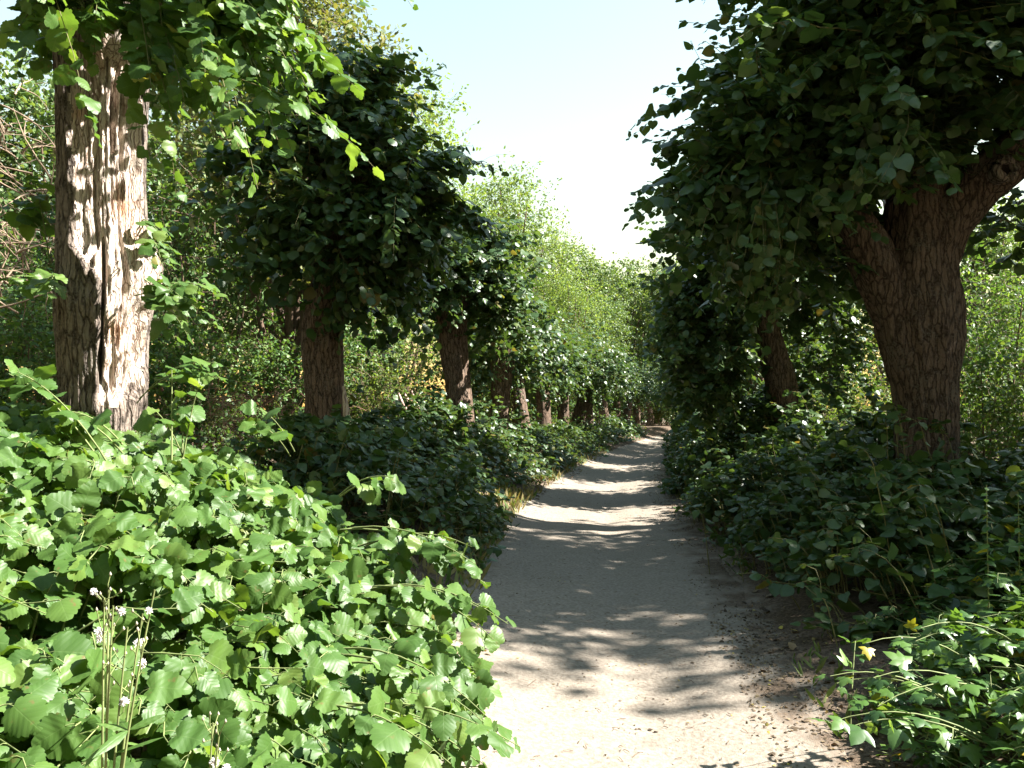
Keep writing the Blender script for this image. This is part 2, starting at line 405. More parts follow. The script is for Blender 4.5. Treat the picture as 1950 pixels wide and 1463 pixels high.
def plain(name, col, rough=0.7, var=0.3, scale=20, bump=0.0):
    m, nt, out = new_mat(name)
    tc = N(nt, 'ShaderNodeTexCoord'); nz = N(nt, 'ShaderNodeTexNoise'); nz.inputs['Scale'].default_value = scale; nz.inputs['Detail'].default_value = 4
    nt.links.new(tc.outputs['Object'], nz.inputs['Vector'])
    r = ramp(nt, [(0.3, tuple(c * (1 - var) for c in col)), (0.7, tuple(c * (1 + var) for c in col))]); nt.links.new(nz.outputs['Fac'], r.inputs[0])
    p = N(nt, 'ShaderNodeBsdfPrincipled'); p.inputs['Roughness'].default_value = rough; p.inputs['Specular IOR Level'].default_value = 0.3
    nt.links.new(r.outputs[0], p.inputs['Base Color'])
    if bump:
        b = N(nt, 'ShaderNodeBump'); b.inputs['Strength'].default_value = 0.6; b.inputs['Distance'].default_value = bump
        nt.links.new(nz.outputs['Fac'], b.inputs['Height']); nt.links.new(b.outputs[0], p.inputs['Normal'])
    nt.links.new(p.outputs[0], out.inputs[0]); return m
def bark(name, dark, light, sc=(20, 20, 3.2), dist=0.02, grain=(70, 70, 5), crack=0.16, patch=None, grey=None):
    """vertical plates parted by narrow fissures, fine fibre grain, weathered blotches"""
    m, nt, out = new_mat(name)
    tc = N(nt, 'ShaderNodeTexCoord')
    wb = N(nt, 'ShaderNodeTexNoise'); wb.inputs['Scale'].default_value = 7; wb.inputs['Detail'].default_value = 3; nt.links.new(tc.outputs['Object'], wb.inputs['Vector'])
    vm = N(nt, 'ShaderNodeVectorMath', operation='MULTIPLY_ADD'); nt.links.new(wb.outputs['Color'], vm.inputs[0]); vm.inputs[1].default_value = (0.07, 0.07, 0.07); nt.links.new(tc.outputs['Object'], vm.inputs[2])
    def mapped(scale):
        mp = N(nt, 'ShaderNodeMapping'); mp.inputs['Scale'].default_value = scale; nt.links.new(vm.outputs[0], mp.inputs[0]); return mp.outputs[0]
    vo = N(nt, 'ShaderNodeTexVoronoi', feature='DISTANCE_TO_EDGE'); vo.inputs['Scale'].default_value = 1.0; nt.links.new(mapped(sc), vo.inputs['Vector'])
    v2 = N(nt, 'ShaderNodeTexVoronoi', feature='DISTANCE_TO_EDGE'); v2.inputs['Scale'].default_value = 1.0; nt.links.new(mapped(tuple(2.3 * q for q in sc)), v2.inputs['Vector'])
    n1 = N(nt, 'ShaderNodeTexNoise'); n1.inputs['Scale'].default_value = 1.0; n1.inputs['Detail'].default_value = 5; n1.inputs['Roughness'].default_value = 0.7; nt.links.new(mapped(grain), n1.inputs['Vector'])
    n2 = N(nt, 'ShaderNodeTexNoise'); n2.inputs['Scale'].default_value = 3.0; n2.inputs['Detail'].default_value = 5; nt.links.new(tc.outputs['Object'], n2.inputs['Vector'])
    n3 = N(nt, 'ShaderNodeTexNoise'); n3.inputs['Scale'].default_value = 55; n3.inputs['Detail'].default_value = 4; nt.links.new(tc.outputs['Object'], n3.inputs['Vector'])
    e1 = mathn(nt, 'DIVIDE', vo.outputs['Distance'], crack, True); e2 = mathn(nt, 'DIVIDE', v2.outputs['Distance'], crack, True)
    h = mathn(nt, 'ADD', mathn(nt, 'ADD', mathn(nt, 'MULTIPLY', e1, 0.55), mathn(nt, 'MULTIPLY', e2, 0.2)), mathn(nt, 'ADD', mathn(nt, 'MULTIPLY', n1.outputs['Fac'], 0.45), mathn(nt, 'MULTIPLY', n3.outputs['Fac'], 0.3)))
    r = ramp(nt, [(0.35, dark), (0.75, tuple(0.5 * (a + b) for a, b in zip(dark, light))), (1.0, light)]); nt.links.new(mathn(nt, 'MULTIPLY', h, 0.82), r.inputs[0])
    c = r.outputs[0]
    if patch: c = mixc(nt, mathn(nt, 'MULTIPLY', mathn(nt, 'SUBTRACT', n2.outputs['Fac'], 0.52), 5.0, True), c, mixc(nt, 1.0, c, patch, 'MULTIPLY'))
    if grey: c = mixc(nt, mathn(nt, 'MULTIPLY', mathn(nt, 'SUBTRACT', mathn(nt, 'ADD', mathn(nt, 'MULTIPLY', n2.outputs['Fac'], 0.5), mathn(nt, 'MULTIPLY', n3.outputs['Fac'], 0.5)), 0.52), 6.0, True), c, grey)
    p = N(nt, 'ShaderNodeBsdfPrincipled'); p.inputs['Roughness'].default_value = 0.92; p.inputs['Specular IOR Level'].default_value = 0.12
    nt.links.new(c, p.inputs['Base Color'])
    b = N(nt, 'ShaderNodeBump'); b.inputs['Strength'].default_value = 1.0; b.inputs['Distance'].default_value = dist
    nt.links.new(h, b.inputs['Height']); nt.links.new(b.outputs[0], p.inputs['Normal']); nt.links.new(p.outputs[0], out.inputs[0]); return m
M_BARK = bark("lime_bark", (0.026, 0.018, 0.013), (0.14, 0.1, 0.074), grey=(0.115, 0.1, 0.08))
M_BARKW = bark("warm_lime_bark", (0.035, 0.024, 0.017), (0.215, 0.148, 0.107), grey=(0.17, 0.14, 0.11))
M_BARKG = bark("old_bark", (0.035, 0.026, 0.021), (0.25, 0.2, 0.165), grey=(0.2, 0.18, 0.155))
M_WOOD = bark("bare_wood", (0.15, 0.095, 0.066), (0.64, 0.545, 0.465), (26, 26, 1.3), 0.012, (110, 110, 3), 0.1, (0.72, 0.52, 0.38))
M_PALE = bark("pale_wood", (0.4, 0.35, 0.32), (0.7, 0.65, 0.62), (30, 30, 1.2), 0.004)
M_TWIG = plain("green_twig", (0.13, 0.12, 0.045))
M_STEM = plain("yellow_green_stem", (0.15, 0.18, 0.065))
M_BROWN = plain("brown_twig", (0.13, 0.085, 0.055))
M_DEAD = plain("dead_twig", (0.27, 0.195, 0.135), 0.85)
M_RED = plain("red_brown_twig", (0.27, 0.15, 0.1), 0.85)
M_SPL = plain("splintered_wood", (0.5, 0.34, 0.27), 0.8, 0.35, 30, 0.01)
M_FLUFF = plain("seed_fluff", (0.8, 0.77, 0.75), 0.9, 0.05)
M_BUD = plain("flower_bud", (0.3, 0.27, 0.2), 0.8)

def ground_mat(name, is_path):
    m, nt, out = new_mat(name)
    tc = N(nt, 'ShaderNodeTexCoord'); a = N(nt, 'ShaderNodeAttribute', attribute_name='var')
    def noise(s, d=5, dist=0.0):
        n = N(nt, 'ShaderNodeTexNoise'); n.inputs['Scale'].default_value = s; n.inputs['Detail'].default_value = d; n.inputs['Distortion'].default_value = dist
        nt.links.new(tc.outputs['Object'], n.inputs['Vector']); return n.outputs['Fac']
    big, mid, fine, grit = noise(0.7), noise(4, 6), noise(38, 4), noise(160, 2)
    sand = ramp(nt, [(0.25, (0.165, 0.138, 0.108)), (0.55, (0.215, 0.182, 0.146)), (0.8, (0.265, 0.23, 0.188))]); nt.links.new(mathn(nt, 'ADD', mathn(nt, 'MULTIPLY', big, 0.5), mathn(nt, 'MULTIPLY', mid, 0.5)), sand.inputs[0])
    c = mixc(nt, 0.5, sand.outputs[0], ramp_out(nt, fine, [(0.35, (0.14, 0.112, 0.088)), (0.65, (0.30, 0.258, 0.21))]))
    # dark crumbs and bits of leaf trodden into the sand
    vo = N(nt, 'ShaderNodeTexVoronoi'); vo.inputs['Scale'].default_value = 42; nt.links.new(tc.outputs['Object'], vo.inputs['Vector'])
    crumb = mathn(nt, 'MULTIPLY', mathn(nt, 'SUBTRACT', 0.2, vo.outputs['Distance']), 8.0, True)
    c = mixc(nt, mathn(nt, 'MULTIPLY', crumb, mathn(nt, 'MULTIPLY', mathn(nt, 'SUBTRACT', mid, 0.45), 5.0, True)), c, (0.12, 0.09, 0.06))
    lit = ramp_out(nt, mathn(nt, 'ADD', mathn(nt, 'MULTIPLY', fine, 0.6), mathn(nt, 'MULTIPLY', grit, 0.4)), [(0.35, (0.042, 0.03, 0.021)), (0.5, (0.095, 0.068, 0.048)), (0.68, (0.18, 0.135, 0.095))])
    e = mathn(nt, 'ADD', a.outputs['Fac'], mathn(nt, 'MULTIPLY', mathn(nt, 'SUBTRACT', mathn(nt, 'ADD', mathn(nt, 'MULTIPLY', mid, 0.6), mathn(nt, 'MULTIPLY', fine, 0.4)), 0.5), 1.5))
    fac = mathn(nt, 'MULTIPLY', mathn(nt, 'SUBTRACT', e, 0.42), 4.0, True)
    c = mixc(nt, fac, c, lit)
    p = N(nt, 'ShaderNodeBsdfPrincipled'); p.inputs['Roughness'].default_value = 0.95; p.inputs['Specular IOR Level'].default_value = 0.1
    nt.links.new(c, p.inputs['Base Color'])
    b = N(nt, 'ShaderNodeBump'); b.inputs['Strength'].default_value = 0.7; b.inputs['Distance'].default_value = 0.02
    h = mathn(nt, 'ADD', mathn(nt, 'ADD', mathn(nt, 'MULTIPLY', mid, 1.2), mathn(nt, 'MULTIPLY', fine, 0.5)), mathn(nt, 'MULTIPLY', grit, 0.15))
    nt.links.new(h, b.inputs['Height']); nt.links.new(b.outputs[0], p.inputs['Normal']); nt.links.new(p.outputs[0], out.inputs[0]); return m
def ramp_out(nt, fac, stops):
    r = ramp(nt, stops); nt.links.new(fac, r.inputs[0]); return r.outputs[0]
M_GROUND = ground_mat("woodland_soil", False); M_PATH = ground_mat("sandy_path", True)

# ------------------------------------------------------------------ ground and path
def grid_obj(name, LC, YY, Z, var, mat):
    G = Geo(); h, w = LC.shape
    i, j = np.meshgrid(np.arange(h - 1), np.arange(w - 1), indexing='ij')
    f = np.stack([i*w + j, i*w + j+1, (i+1)*w + j+1, (i+1)*w + j], -1).reshape(-1, 4)
    G.add(np.stack([LC + AX * YY, YY, Z], -1).reshape(-1, 3), [f], 0, var.ravel())
    return single(name, G, [mat], (0, 0, 0), kind='structure')
lcs = np.concatenate([[-900, -400, -160, -80, -50, -30, -20, -14, -10], np.arange(-8, 7, 0.11), [8, 10, 14, 20, 30, 50, 80, 160, 400, 900]])
yys = np.concatenate([[-300, -60, -20, -10, -6], np.arange(-4, 16, 0.11), np.arange(16, 40, 0.3), np.arange(40, 80, 1.0), [90, 110, 150, 250, 500, 1200]])
LC, YY = np.meshgrid(lcs, yys)
d = np.abs(LC - pc(YY)) / pw(YY)
edge_n = 0.10 * fbm(LC * 0.8, YY * 1.1, 0, 21, 3)
Zg = gz(LC, YY) * smooth(60, 30, np.abs(LC)) - 0.03 * smooth(0.95, 0.8, d)
grid_obj('ground', LC, YY, Zg, np.clip(0.1 + (d - 0.6) * 1.3 + edge_n, 0, 1), M_GROUND)
ys = np.concatenate([np.arange(-4, 12, 0.07), np.arange(12, 30, 0.15), np.arange(30, 88, 0.4)])
fr = np.linspace(-1, 1, 61)
FR, YP = np.meshgrid(fr, ys)
LP = pc(YP) + FR * pw(YP) * (1.06 + 0.07 * fbm(YP * 0.9, FR * 0 + np.sign(FR), 0, 31, 2))
rightlit = smooth(0.25, 1.0, FR + 0.12 * fbm(YP * 0.8, FR, 0, 71, 2)) * 0.62 + smooth(-0.6, -1.05, FR) * 0.42
grid_obj('path', LP, YP, gz(LP, YP) + 0.006 - 0.016 * smooth(0.93, 1.0, np.abs(FR)), np.clip(rightlit, 0, 1), M_PATH)

# fallen leaves and crumbs on the ground
def litter(n, lcf, yf, size, T=T_LOW, seed=1, var=None):
    r = np.random.default_rng(seed)
    Y = yf(r, n); l = lcf(r, n, Y); P = np.stack([l + AX * Y, Y, gz(l, Y) + 0.012], -1)
    a = r.normal(size=(n, 3)); a[:, 2] *= 0.12; nn = np.array([0, 0, 1.0]) + 0.3 * r.normal(size=(n, 3))
    return P, a, nn, size * r.uniform(0.5, 1.3, n), var
G = Geo(); rl = np.random.default_rng(3)
depth = lambda r, n: 2.6 + 24 * r.random(n) ** 1.8
def edge_right(r, n, Y): return pc(Y) + pw(Y) * (0.62 + np.abs(r.normal(size=n)) * 0.62)
def edge_left(r, n, Y): return pc(Y) - pw(Y) * (0.85 + np.abs(r.normal(size=n)) * 0.7)
def across(r, n, Y): return pc(Y) + pw(Y) * r.uniform(-1, 1, n)
for n, fn, s, sd in ((16000, edge_right, 0.035, 1), (6000, edge_left, 0.035, 2), (2600, across, 0.02, 3)):
    P, a, nn, sz, _ = litter(n, fn, depth, s * (0.47 if sd < 3 else 0.7), seed=sd)
    kp = rl.random(n) < np.clip(0.5 + 0.9 * fbm(P[:, 0] * 2.2, P[:, 1] * 1.6, 0, 61, 3), 0.06, 1); P, a, nn, sz = P[kp], a[kp], nn[kp], sz[kp]; n = len(P)
    sz = sz * np.where(rl.random(n) < 0.08, 2.0, 1.0); nn = nn + 0.25 * rl.normal(size=(n, 3))
    add_leaves(G, P, a, nn, sz, T_LOW if sd < 3 else T_FAR, 0, rl.random(n) ** (1 if sd < 3 else 0.8), rl)
n = 5000; Y = rl.uniform(4, 26, n); l = np.where(rl.random(n) < 0.5, rl.uniform(-9, -2.4, n), rl.uniform(0.6, 8, n))
P = np.stack([l + AX * Y, Y, gz(l, Y) + 0.02], -1); a = rl.normal(size=(n, 3)); a[:, 2] *= 0.2
add_leaves(G, P, a, np.array([0, 0, 1.0]) + 0.4 * rl.normal(size=(n, 3)), 0.075 * rl.uniform(0.5, 1.2, n), T_LOW, 0, None, rl)
single('leaf_litter', G, [M_LITTER], (0, 0, 0), kind='stuff')
# twig crumbs and small stones
G = Geo(); n = 800; Y = depth(rl, n); l = across(rl, n, Y) * 1.0; p = np.stack([l + AX*Y, Y, gz(l, Y) + 0.012], -1)
dd = rl.normal(size=(n, 3)); dd[:, 2] *= 0.08; dd = unit(dd) * (rl.uniform(0.006, 0.028, n) * (1 + 1.5 * (rl.random(n) > 0.97)))[:, None]
add_tubes(G, np.stack([p - dd, p + np.array([0, 0, 0.003]) + 0.1 * dd[:, [1, 0, 2]], p + dd], 1), 0.0018, 3, 0)
single('twig_litter', G, [M_BROWN], (0, 0, 0), kind='stuff')
G = Geo(); n = 500; Y = depth(rl, n); l = across(rl, n, Y); p = np.stack([l + AX*Y, Y, gz(l, Y) + 0.008], -1)
O = np.array([[1, 0, 0], [0.3, 0.9, 0.1], [-0.9, 0.4, 0], [-0.5, -0.8, 0.1], [0.5, -0.85, 0], [0, 0, 0.6]]); fO = np.array([[i, (i+1) % 5, 5] for i in range(5)])
sz = rl.uniform(0.003, 0.007, n)[:, None, None]; V = p[:, None] + O[None] * sz
G.add(V.reshape(-1, 3), [(fO[None] + (np.arange(n) * 6)[:, None, None]).reshape(-1, 3)], 0)
single('gravel', G, [plain("pebble", (0.24, 0.21, 0.18), 0.85, 0.35, 60)], (0, 0, 0), kind='stuff')
# dry grass along the left edge of the path
G = Geo(); n = 1400; Y = np.concatenate([rl.uniform(7, 14, n // 2), rl.uniform(3.5, 30, n // 2)]); l = pc(Y) - pw(Y) * (0.92 + np.abs(rl.normal(size=n)) * 0.3)
p = np.stack([l + AX*Y, Y, gz(l, Y)], -1); a = rl.normal(size=(n, 3)) * 0.6; a[:, 2] = 1
add_leaves(G, p, a, rl.normal(size=(n, 3)) + np.array([0, -1, 0.2]), rl.uniform(0.05, 0.2, n), T_LANCE[:1], 0, None, rl)
n = 2600; Y = 3.0 + 24 * rl.random(n) ** 1.5; sd = np.where(rl.random(n) < 0.5, -1, 1); l = pc(Y) + sd * pw(Y) * (0.98 + np.abs(rl.normal(size=n)) * 0.35)
kp = fbm(l * 1.7, Y * 1.1, 0, 77, 2) > 0.05; Y, l = Y[kp], l[kp]; n = len(Y)
p = np.stack([l + AX*Y, Y, gz(l, Y) - 0.005], -1); a = rl.normal(size=(n, 3)) * 0.7; a[:, 2] = 1
add_leaves(G, p, a, rl.normal(size=(n, 3)) + np.array([0, -1, 0.2]), rl.uniform(0.04, 0.13, n), T_LANCE[:1], 0, 0.75 + 0.25 * rl.random(n), rl)
single('dry_grass', G, [M_DRYGRASS], (0, 0, 0), kind='stuff')

# ------------------------------------------------------------------ lime trees
def head_shoots(heads, n, r, droop, lo=-0.5, hi=1.0, bias=None, bw=0.0):
    """shoots radiating from pollard heads (x,y,z,radius,length,weight)"""
    H = np.array(heads, float); pick = r.choice(len(H), n, p=H[:, 5] / H[:, 5].sum())
    d = unit(r.normal(size=(n, 3))); d[:, 2] = r.uniform(lo, hi, n); d = unit(d)
    if bias is not None: d = unit(d + bw * np.asarray(bias))
    b = H[pick, :3] + d * H[pick, 3:4]
    L = H[pick, 4] * r.uniform(0.45, 1.1, n) * np.where(r.random(n) < 0.1, 1.45, 1.0)
    return grow(b, d, L, droop * r.uniform(0.3, 1.6, n), 8, 0.09, r)
def sunlit_gap(S, r, x0=-3.25, y0=5.75, y1=6.55, z0=1.6, z1=4.3, keep=0.03):
    # leave the gap in the foliage through which the sun reaches the wounded trunk
    t = (S[:, 2:, 0] - x0) / SUNV[0]; Yp = S[:, 2:, 1] - SUNV[1] * t; Zp = S[:, 2:, 2] - SUNV[2] * t
    hit = ((Yp > y0) & (Yp < y1) & (Zp > z0) & (Zp < z1) & (t > 0.35)).any(1)
    return S[~hit | (r.random(len(S)) < keep)]
def clear(S, w):
    # keep hanging shoots off the bare fork: box (x0, x1, y0, y1, z0, z1) under the crown
    x0, x1, y0, y1, z0, z1 = w
    hit = ((S[..., 0] > x0) & (S[..., 0] < x1) & (S[..., 1] > y0) & (S[..., 1] < y1) & (S[..., 2] > z0) & (S[..., 2] < z1)).any(1)
    return S[~hit]
def crown_geo(heads, n, seed, T, size, spacing=0.062, droop=0.55, lo=-0.5, hi=1.0, bias=None, bw=0.0, f0=0.12, side_shoots=0.6, extra=None, twig=0.006, gap=False, window=None):
    r = np.random.default_rng(seed); G = Geo()
    S = head_shoots(heads, n, r, droop, lo, hi, bias, bw)
    if extra is not None: S = np.concatenate([S, extra])
    if window is not None: S = clear(S, window)
    L = np.linalg.norm(np.diff(S, axis=1), axis=-1).sum(1)
    m = int(len(S) * side_shoots); q = r.choice(len(S), m); ti = r.integers(2, 6, m)
    b = S[q, ti]; tg = unit(S[q, ti + 1] - b); d = unit(tg + 0.9 * r.normal(size=(m, 3)))
    S2 = grow(b, d, L[q] * r.uniform(0.25, 0.5, m), 0.6, 8, 0.09, r)
    if window is not None: S2 = clear(S2, window)
    if gap: S, S2 = sunlit_gap(S, r), sunlit_gap(S2, r)
    add_tubes(G, S, np.linspace(twig, 0.0018, 8)[None] * r.uniform(0.7, 1.4, len(S))[:, None], 4, 1)
    add_tubes(G, S2, np.linspace(twig * 0.6, 0.0015, 8)[None], 3, 1)
    A = np.concatenate([S, S2])
    leaves_on(G, A, spacing, f0, size, T, 0, r=r)
    return G

rowL = "old pollard limes lining the left side of the path"
rowR = "old pollard limes lining the right side of the path"

# --- first tree on the left, with the great wound in its trunk
Y1 = 6.3; b1 = at(190, 0, Y1); b1[2] = float(gz(lc_of(b1[0], Y1), Y1)) - 0.05
t = thing('lime_tree', b1, "thick old lime with a pale sunlit strip of bare wood down its trunk", 'tree', rowL)
def p1(px, py): return at(px, py, Y1)
path1 = [(*b1, 0.40)] + [(*p1(x, y), rr) for x, y, rr in ((195, 1000, 0.36), (196, 860, 0.33), (195, 740, 0.315), (194, 620, 0.345), (198, 520, 0.36), (190, 400, 0.335), (186, 250, 0.335), (184, 120, 0.355), (186, 40, 0.43), (190, -40, 0.5), (195, -120, 0.42))]
zb, zt, zm = p1(0, 765)[2], p1(0, 95)[2], p1(0, 470)[2]
def wound_mask(TH, ZZ):
    wob = 0.16 * vnoise(ZZ * 2.4, 0.3, 0, 4) + 0.07 * vnoise(ZZ * 8, 0.3, 0, 6)
    left = np.where(ZZ > zm, -0.72, -0.72 + 0.66 * smooth(zm, zm - 0.4, ZZ)) + wob
    right = 1.22 + 0.9 * wob - 0.25 * smooth(zt - 1.0, zt, ZZ)
    ztop = zt + 0.18 * vnoise(TH * 2.2, 0.1, 0, 8)
    zbot = zb + 0.12 * vnoise(TH * 3, 0.1, 0, 7) + 0.1 * np.abs(TH - 0.3)
    return (TH > left) & (TH < right) & (ZZ > zbot) & (ZZ < ztop), left, right
def ex1(RR, TH, ZZ):
    msk, left, right = wound_mask(TH, ZZ)
    soft = smooth(-0.03, 0.10, TH - left) * smooth(-0.03, 0.10, right - TH) * smooth(-0.02, 0.12, ZZ - zb) * smooth(-0.02, 0.15, zt - ZZ)
    warp = 0.12 * vnoise(ZZ * 3.1, TH * 3, 0, 23) + 0.05 * vnoise(ZZ * 9, TH * 8, 0, 24)
    flute = 0.9 - 2.2 * np.abs(fbm((TH + warp) * 4.2, ZZ * 0.65, 0, 12, 2))
    flute = flute * 0.55 + 0.5 * fbm(TH * 5.5 + 0.4 * vnoise(ZZ * 1.6, 0.7, 0, 3), ZZ * 0.9, 0, 12, 3)
    ragged = 0.7 - 2.0 * np.abs(fbm((TH + warp) * 13, ZZ * 1.6, 0, 14, 3)) + 0.5 * fbm(TH * 30, ZZ * 22, 0, 15, 2)
    RR = RR + soft * (-0.02 - 0.15 * np.clip((TH - left) / (right - left), 0, 1) * smooth(1.25, 0.6, (TH - left) / (right - left)) + 0.036 * flute + 0.006 * ragged)
    lip = np.exp(-((TH - left + 0.06) / 0.09) ** 2) * ((ZZ > zb - 0.1) & (ZZ < zt)) * 0.03
    RR = RR + lip * (0.7 + 0.6 * vnoise(ZZ * 5, 0.5, 0, 2))
    def slit(th0, dth, z0, z1, depth, wv=0.05, sd=1):
        c = th0 + wv * vnoise(ZZ * 2.2, sd * 1.3, 0, sd)
        return -depth * np.exp(-((TH - c) / dth) ** 2) * smooth(z0, z0 + 0.18, ZZ) * smooth(z1, z1 - 0.18, ZZ)
    zz = lambda y: p1(0, y)[2]
    RR = RR + slit(-0.02, 0.05, zz(745), zz(455), 0.13, 0.07, 1)       # long crevice below
    RR = RR + slit(0.38, 0.085, zz(310), zz(150), 0.19, 0.05, 2)       # hollow above
    RR = RR + slit(0.66, 0.05, zz(345), zz(130), 0.11, 0.06, 3) + slit(0.45, 0.035, zz(700), zz(560), 0.06, 0.1, 7) + slit(-0.45, 0.04, zz(300), zz(150), 0.05, 0.1, 8) + slit(0.2, 0.035, zz(460), zz(330), 0.06, 0.12, 9)
    RR = RR + slit(-0.30, 0.03, zz(430), zz(330), 0.05, 0.05, 4)
    RR = RR + slit(0.75, 0.035, zz(740), zz(600), 0.05, 0.08, 5)
    RR = RR + slit(0.12, 0.03, zz(250), zz(110), 0.035, 0.08, 6)
    # burls on the flanks
    for th0, y, s, am in ((-0.3, 515, 0.13, 0.075), (1.1, 520, 0.22, 0.10), (-0.2, 590, 0.10, 0.055), (0.75, 300, 0.16, 0.03), (0.1, 800, 0.16, 0.03), (-0.9, 560, 0.15, 0.03), (1.1, 740, 0.15, 0.05)):
        RR = RR + am * np.exp(-((TH - th0) / (s * 2.2)) ** 2 - ((ZZ - zz(y)) / s) ** 2) * (0.8 + 0.5 * fbm(TH * 10, ZZ * 8, 0, 17, 2))
    return RR
NR, NS = 300, 260
V, TH, ZZ = trunk_grid(path1, NR, NS, 5, 0.075, 0.05, ex1)
msk = wound_mask(TH, ZZ)[0][:-1]
G = Geo(); add_grid(G, V, 0, ~msk); tr = part('trunk', G, [M_BARKG], t)
G = Geo(); add_grid(G, V, 0, msk)
o = part('bare_wood', G, [M_WOOD], tr, "bleached wood showing where the bark is gone")
# crown of the first tree: heads above the frame, long hanging sprays to the right
r = np.random.default_rng(101)
hd = [(*at(120, -60, 6.2), 0.25, 1.3, 2), (*at(260, -40, 6.0), 0.25, 1.5, 3), (*at(330, -150, 6.2), 0.2, 1.5, 3), (*at(200, -160, 6.4), 0.2, 1.4, 2), (*at(60, -160, 6.0), 0.2, 1.4, 1.5), (*at(420, -260, 6.2), 0.2, 1.6, 2)]
def sprays(specs, r, P=8):
    out = []
    for (px, py, Y, qx, qy, QY, n, spread) in specs:
        for _ in range(n):
            a = at(px, py, Y) + r.normal(size=3) * spread * 0.5; c = at(qx, qy, QY) + r.normal(size=3) * spread
            b = (a + c) / 2 + np.array([0, 0, 0.22 * np.linalg.norm(a - c)]); out.append(bez(a[None], b[None], c[None], P)[0])
    return np.array(out)
ex = sprays([(330, -120, 6.0, 560, 210, 5.0, 6, 0.13), (300, -60, 5.9, 500, 110, 5.0, 6, 0.16), (320, -100, 5.8, 520, 300, 4.8, 4, 0.10), (260, 20, 5.9, 420, 190, 5.2, 5, 0.15),
             (250, 40, 5.9, 340, 230, 5.4, 6, 0.15), (380, -180, 6.0, 640, 90, 5.4, 5, 0.2), (200, -40, 5.8, 190, 70, 5.2, 3, 0.08), (120, -40, 5.8, 30, 40, 5.0, 4, 0.15),
             (150, -60, 5.6, 60, -10, 4.0, 3, 0.1), (180, -60, 6.0, 190, 40, 5.6, 4, 0.12), (280, -40, 6.2, 420, 60, 6.6, 8, 0.25), (300, 0, 6.4, 330, 130, 6.6, 6, 0.2), (380, -150, 6.2, 520, 60, 5.8, 12, 0.28), (420, -200, 6.4, 600, 40, 6.2, 8, 0.25), (330, -60, 6.2, 400, 130, 5.8, 12, 0.28), (300, -20, 6.6, 470, 170, 6.2, 8, 0.25)], r)
G = crown_geo(hd, 100, 102, T_NEAR, 0.135, 0.06, 0.75, -0.4, 0.9, (0.5, -0.35, 0), 0.5, extra=ex, gap=True)
part('crown', G, [M_LEAF_N, M_TWIG], t)
# sprigs straight from the trunk
G = Geo(); r = np.random.default_rng(103)
S = sprays([(265, 540, 6.1, 350, 610, 5.6, 5, 0.09), (268, 460, 6.1, 310, 500, 5.8, 3, 0.06), (270, 560, 6.1, 395, 560, 5.6, 3, 0.06), (260, 760, 6.0, 420, 720, 5.5, 2, 0.04), (112, 560, 6.2, 40, 540, 5.6, 3, 0.07),
            (110, 540, 6.1, 110, 570, 5.3, 1, 0.03), (108, 470, 6.5, 20, 380, 6.4, 5, 0.15), (262, 420, 6.4, 300, 450, 6.2, 2, 0.05)], r)
add_tubes(G, S, np.linspace(0.006, 0.002, 8)[None], 4, 1); leaves_on(G, S, 0.06, 0.35, 0.13, T_NEAR, 0, r=r, pet_mat=1)
part('epicormic_sprig', G, [M_LEAF_N, M_STEM], t)

# --- second tree on the left
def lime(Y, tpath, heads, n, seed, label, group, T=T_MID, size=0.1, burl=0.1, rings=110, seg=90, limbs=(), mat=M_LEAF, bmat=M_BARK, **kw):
    """tpath: (px, py, r) from foot to head at depth Y; heads: (px, py, Y, radius, length, weight)"""
    px, py, r0 = tpath[0]; b = at(px, py, Y); b[2] = float(gz(lc_of(b[0], Y), Y)) - 0.06
    t = thing('lime_tree', b, label, 'tree', group)
    P = [(*b, r0 * 1.12)] + [(*at(x, y, Y), q) for x, y, q in tpath]
    V, TH, ZZ = trunk_grid(P, rings, seg, seed, 0.07, burl)
    G = Geo(); add_grid(G, V); part('trunk', G, [bmat], t)
    for lp in limbs:
        Q = [(*at(x, y, yy), q) for x, y, yy, q in lp]
        V, _, _ = trunk_grid(Q, 60, 48, seed + 3, 0.08, 0.12)
        G = Geo(); add_grid(G, V); part('limb', G, [bmat], t)
    H = [(*at(x, y, yy), q, L, w) for x, y, yy, q, L, w in heads]
    G = crown_geo(H, n, seed + 7, T, size, **kw); part('crown', G, [mat, M_TWIG], t)
    return t
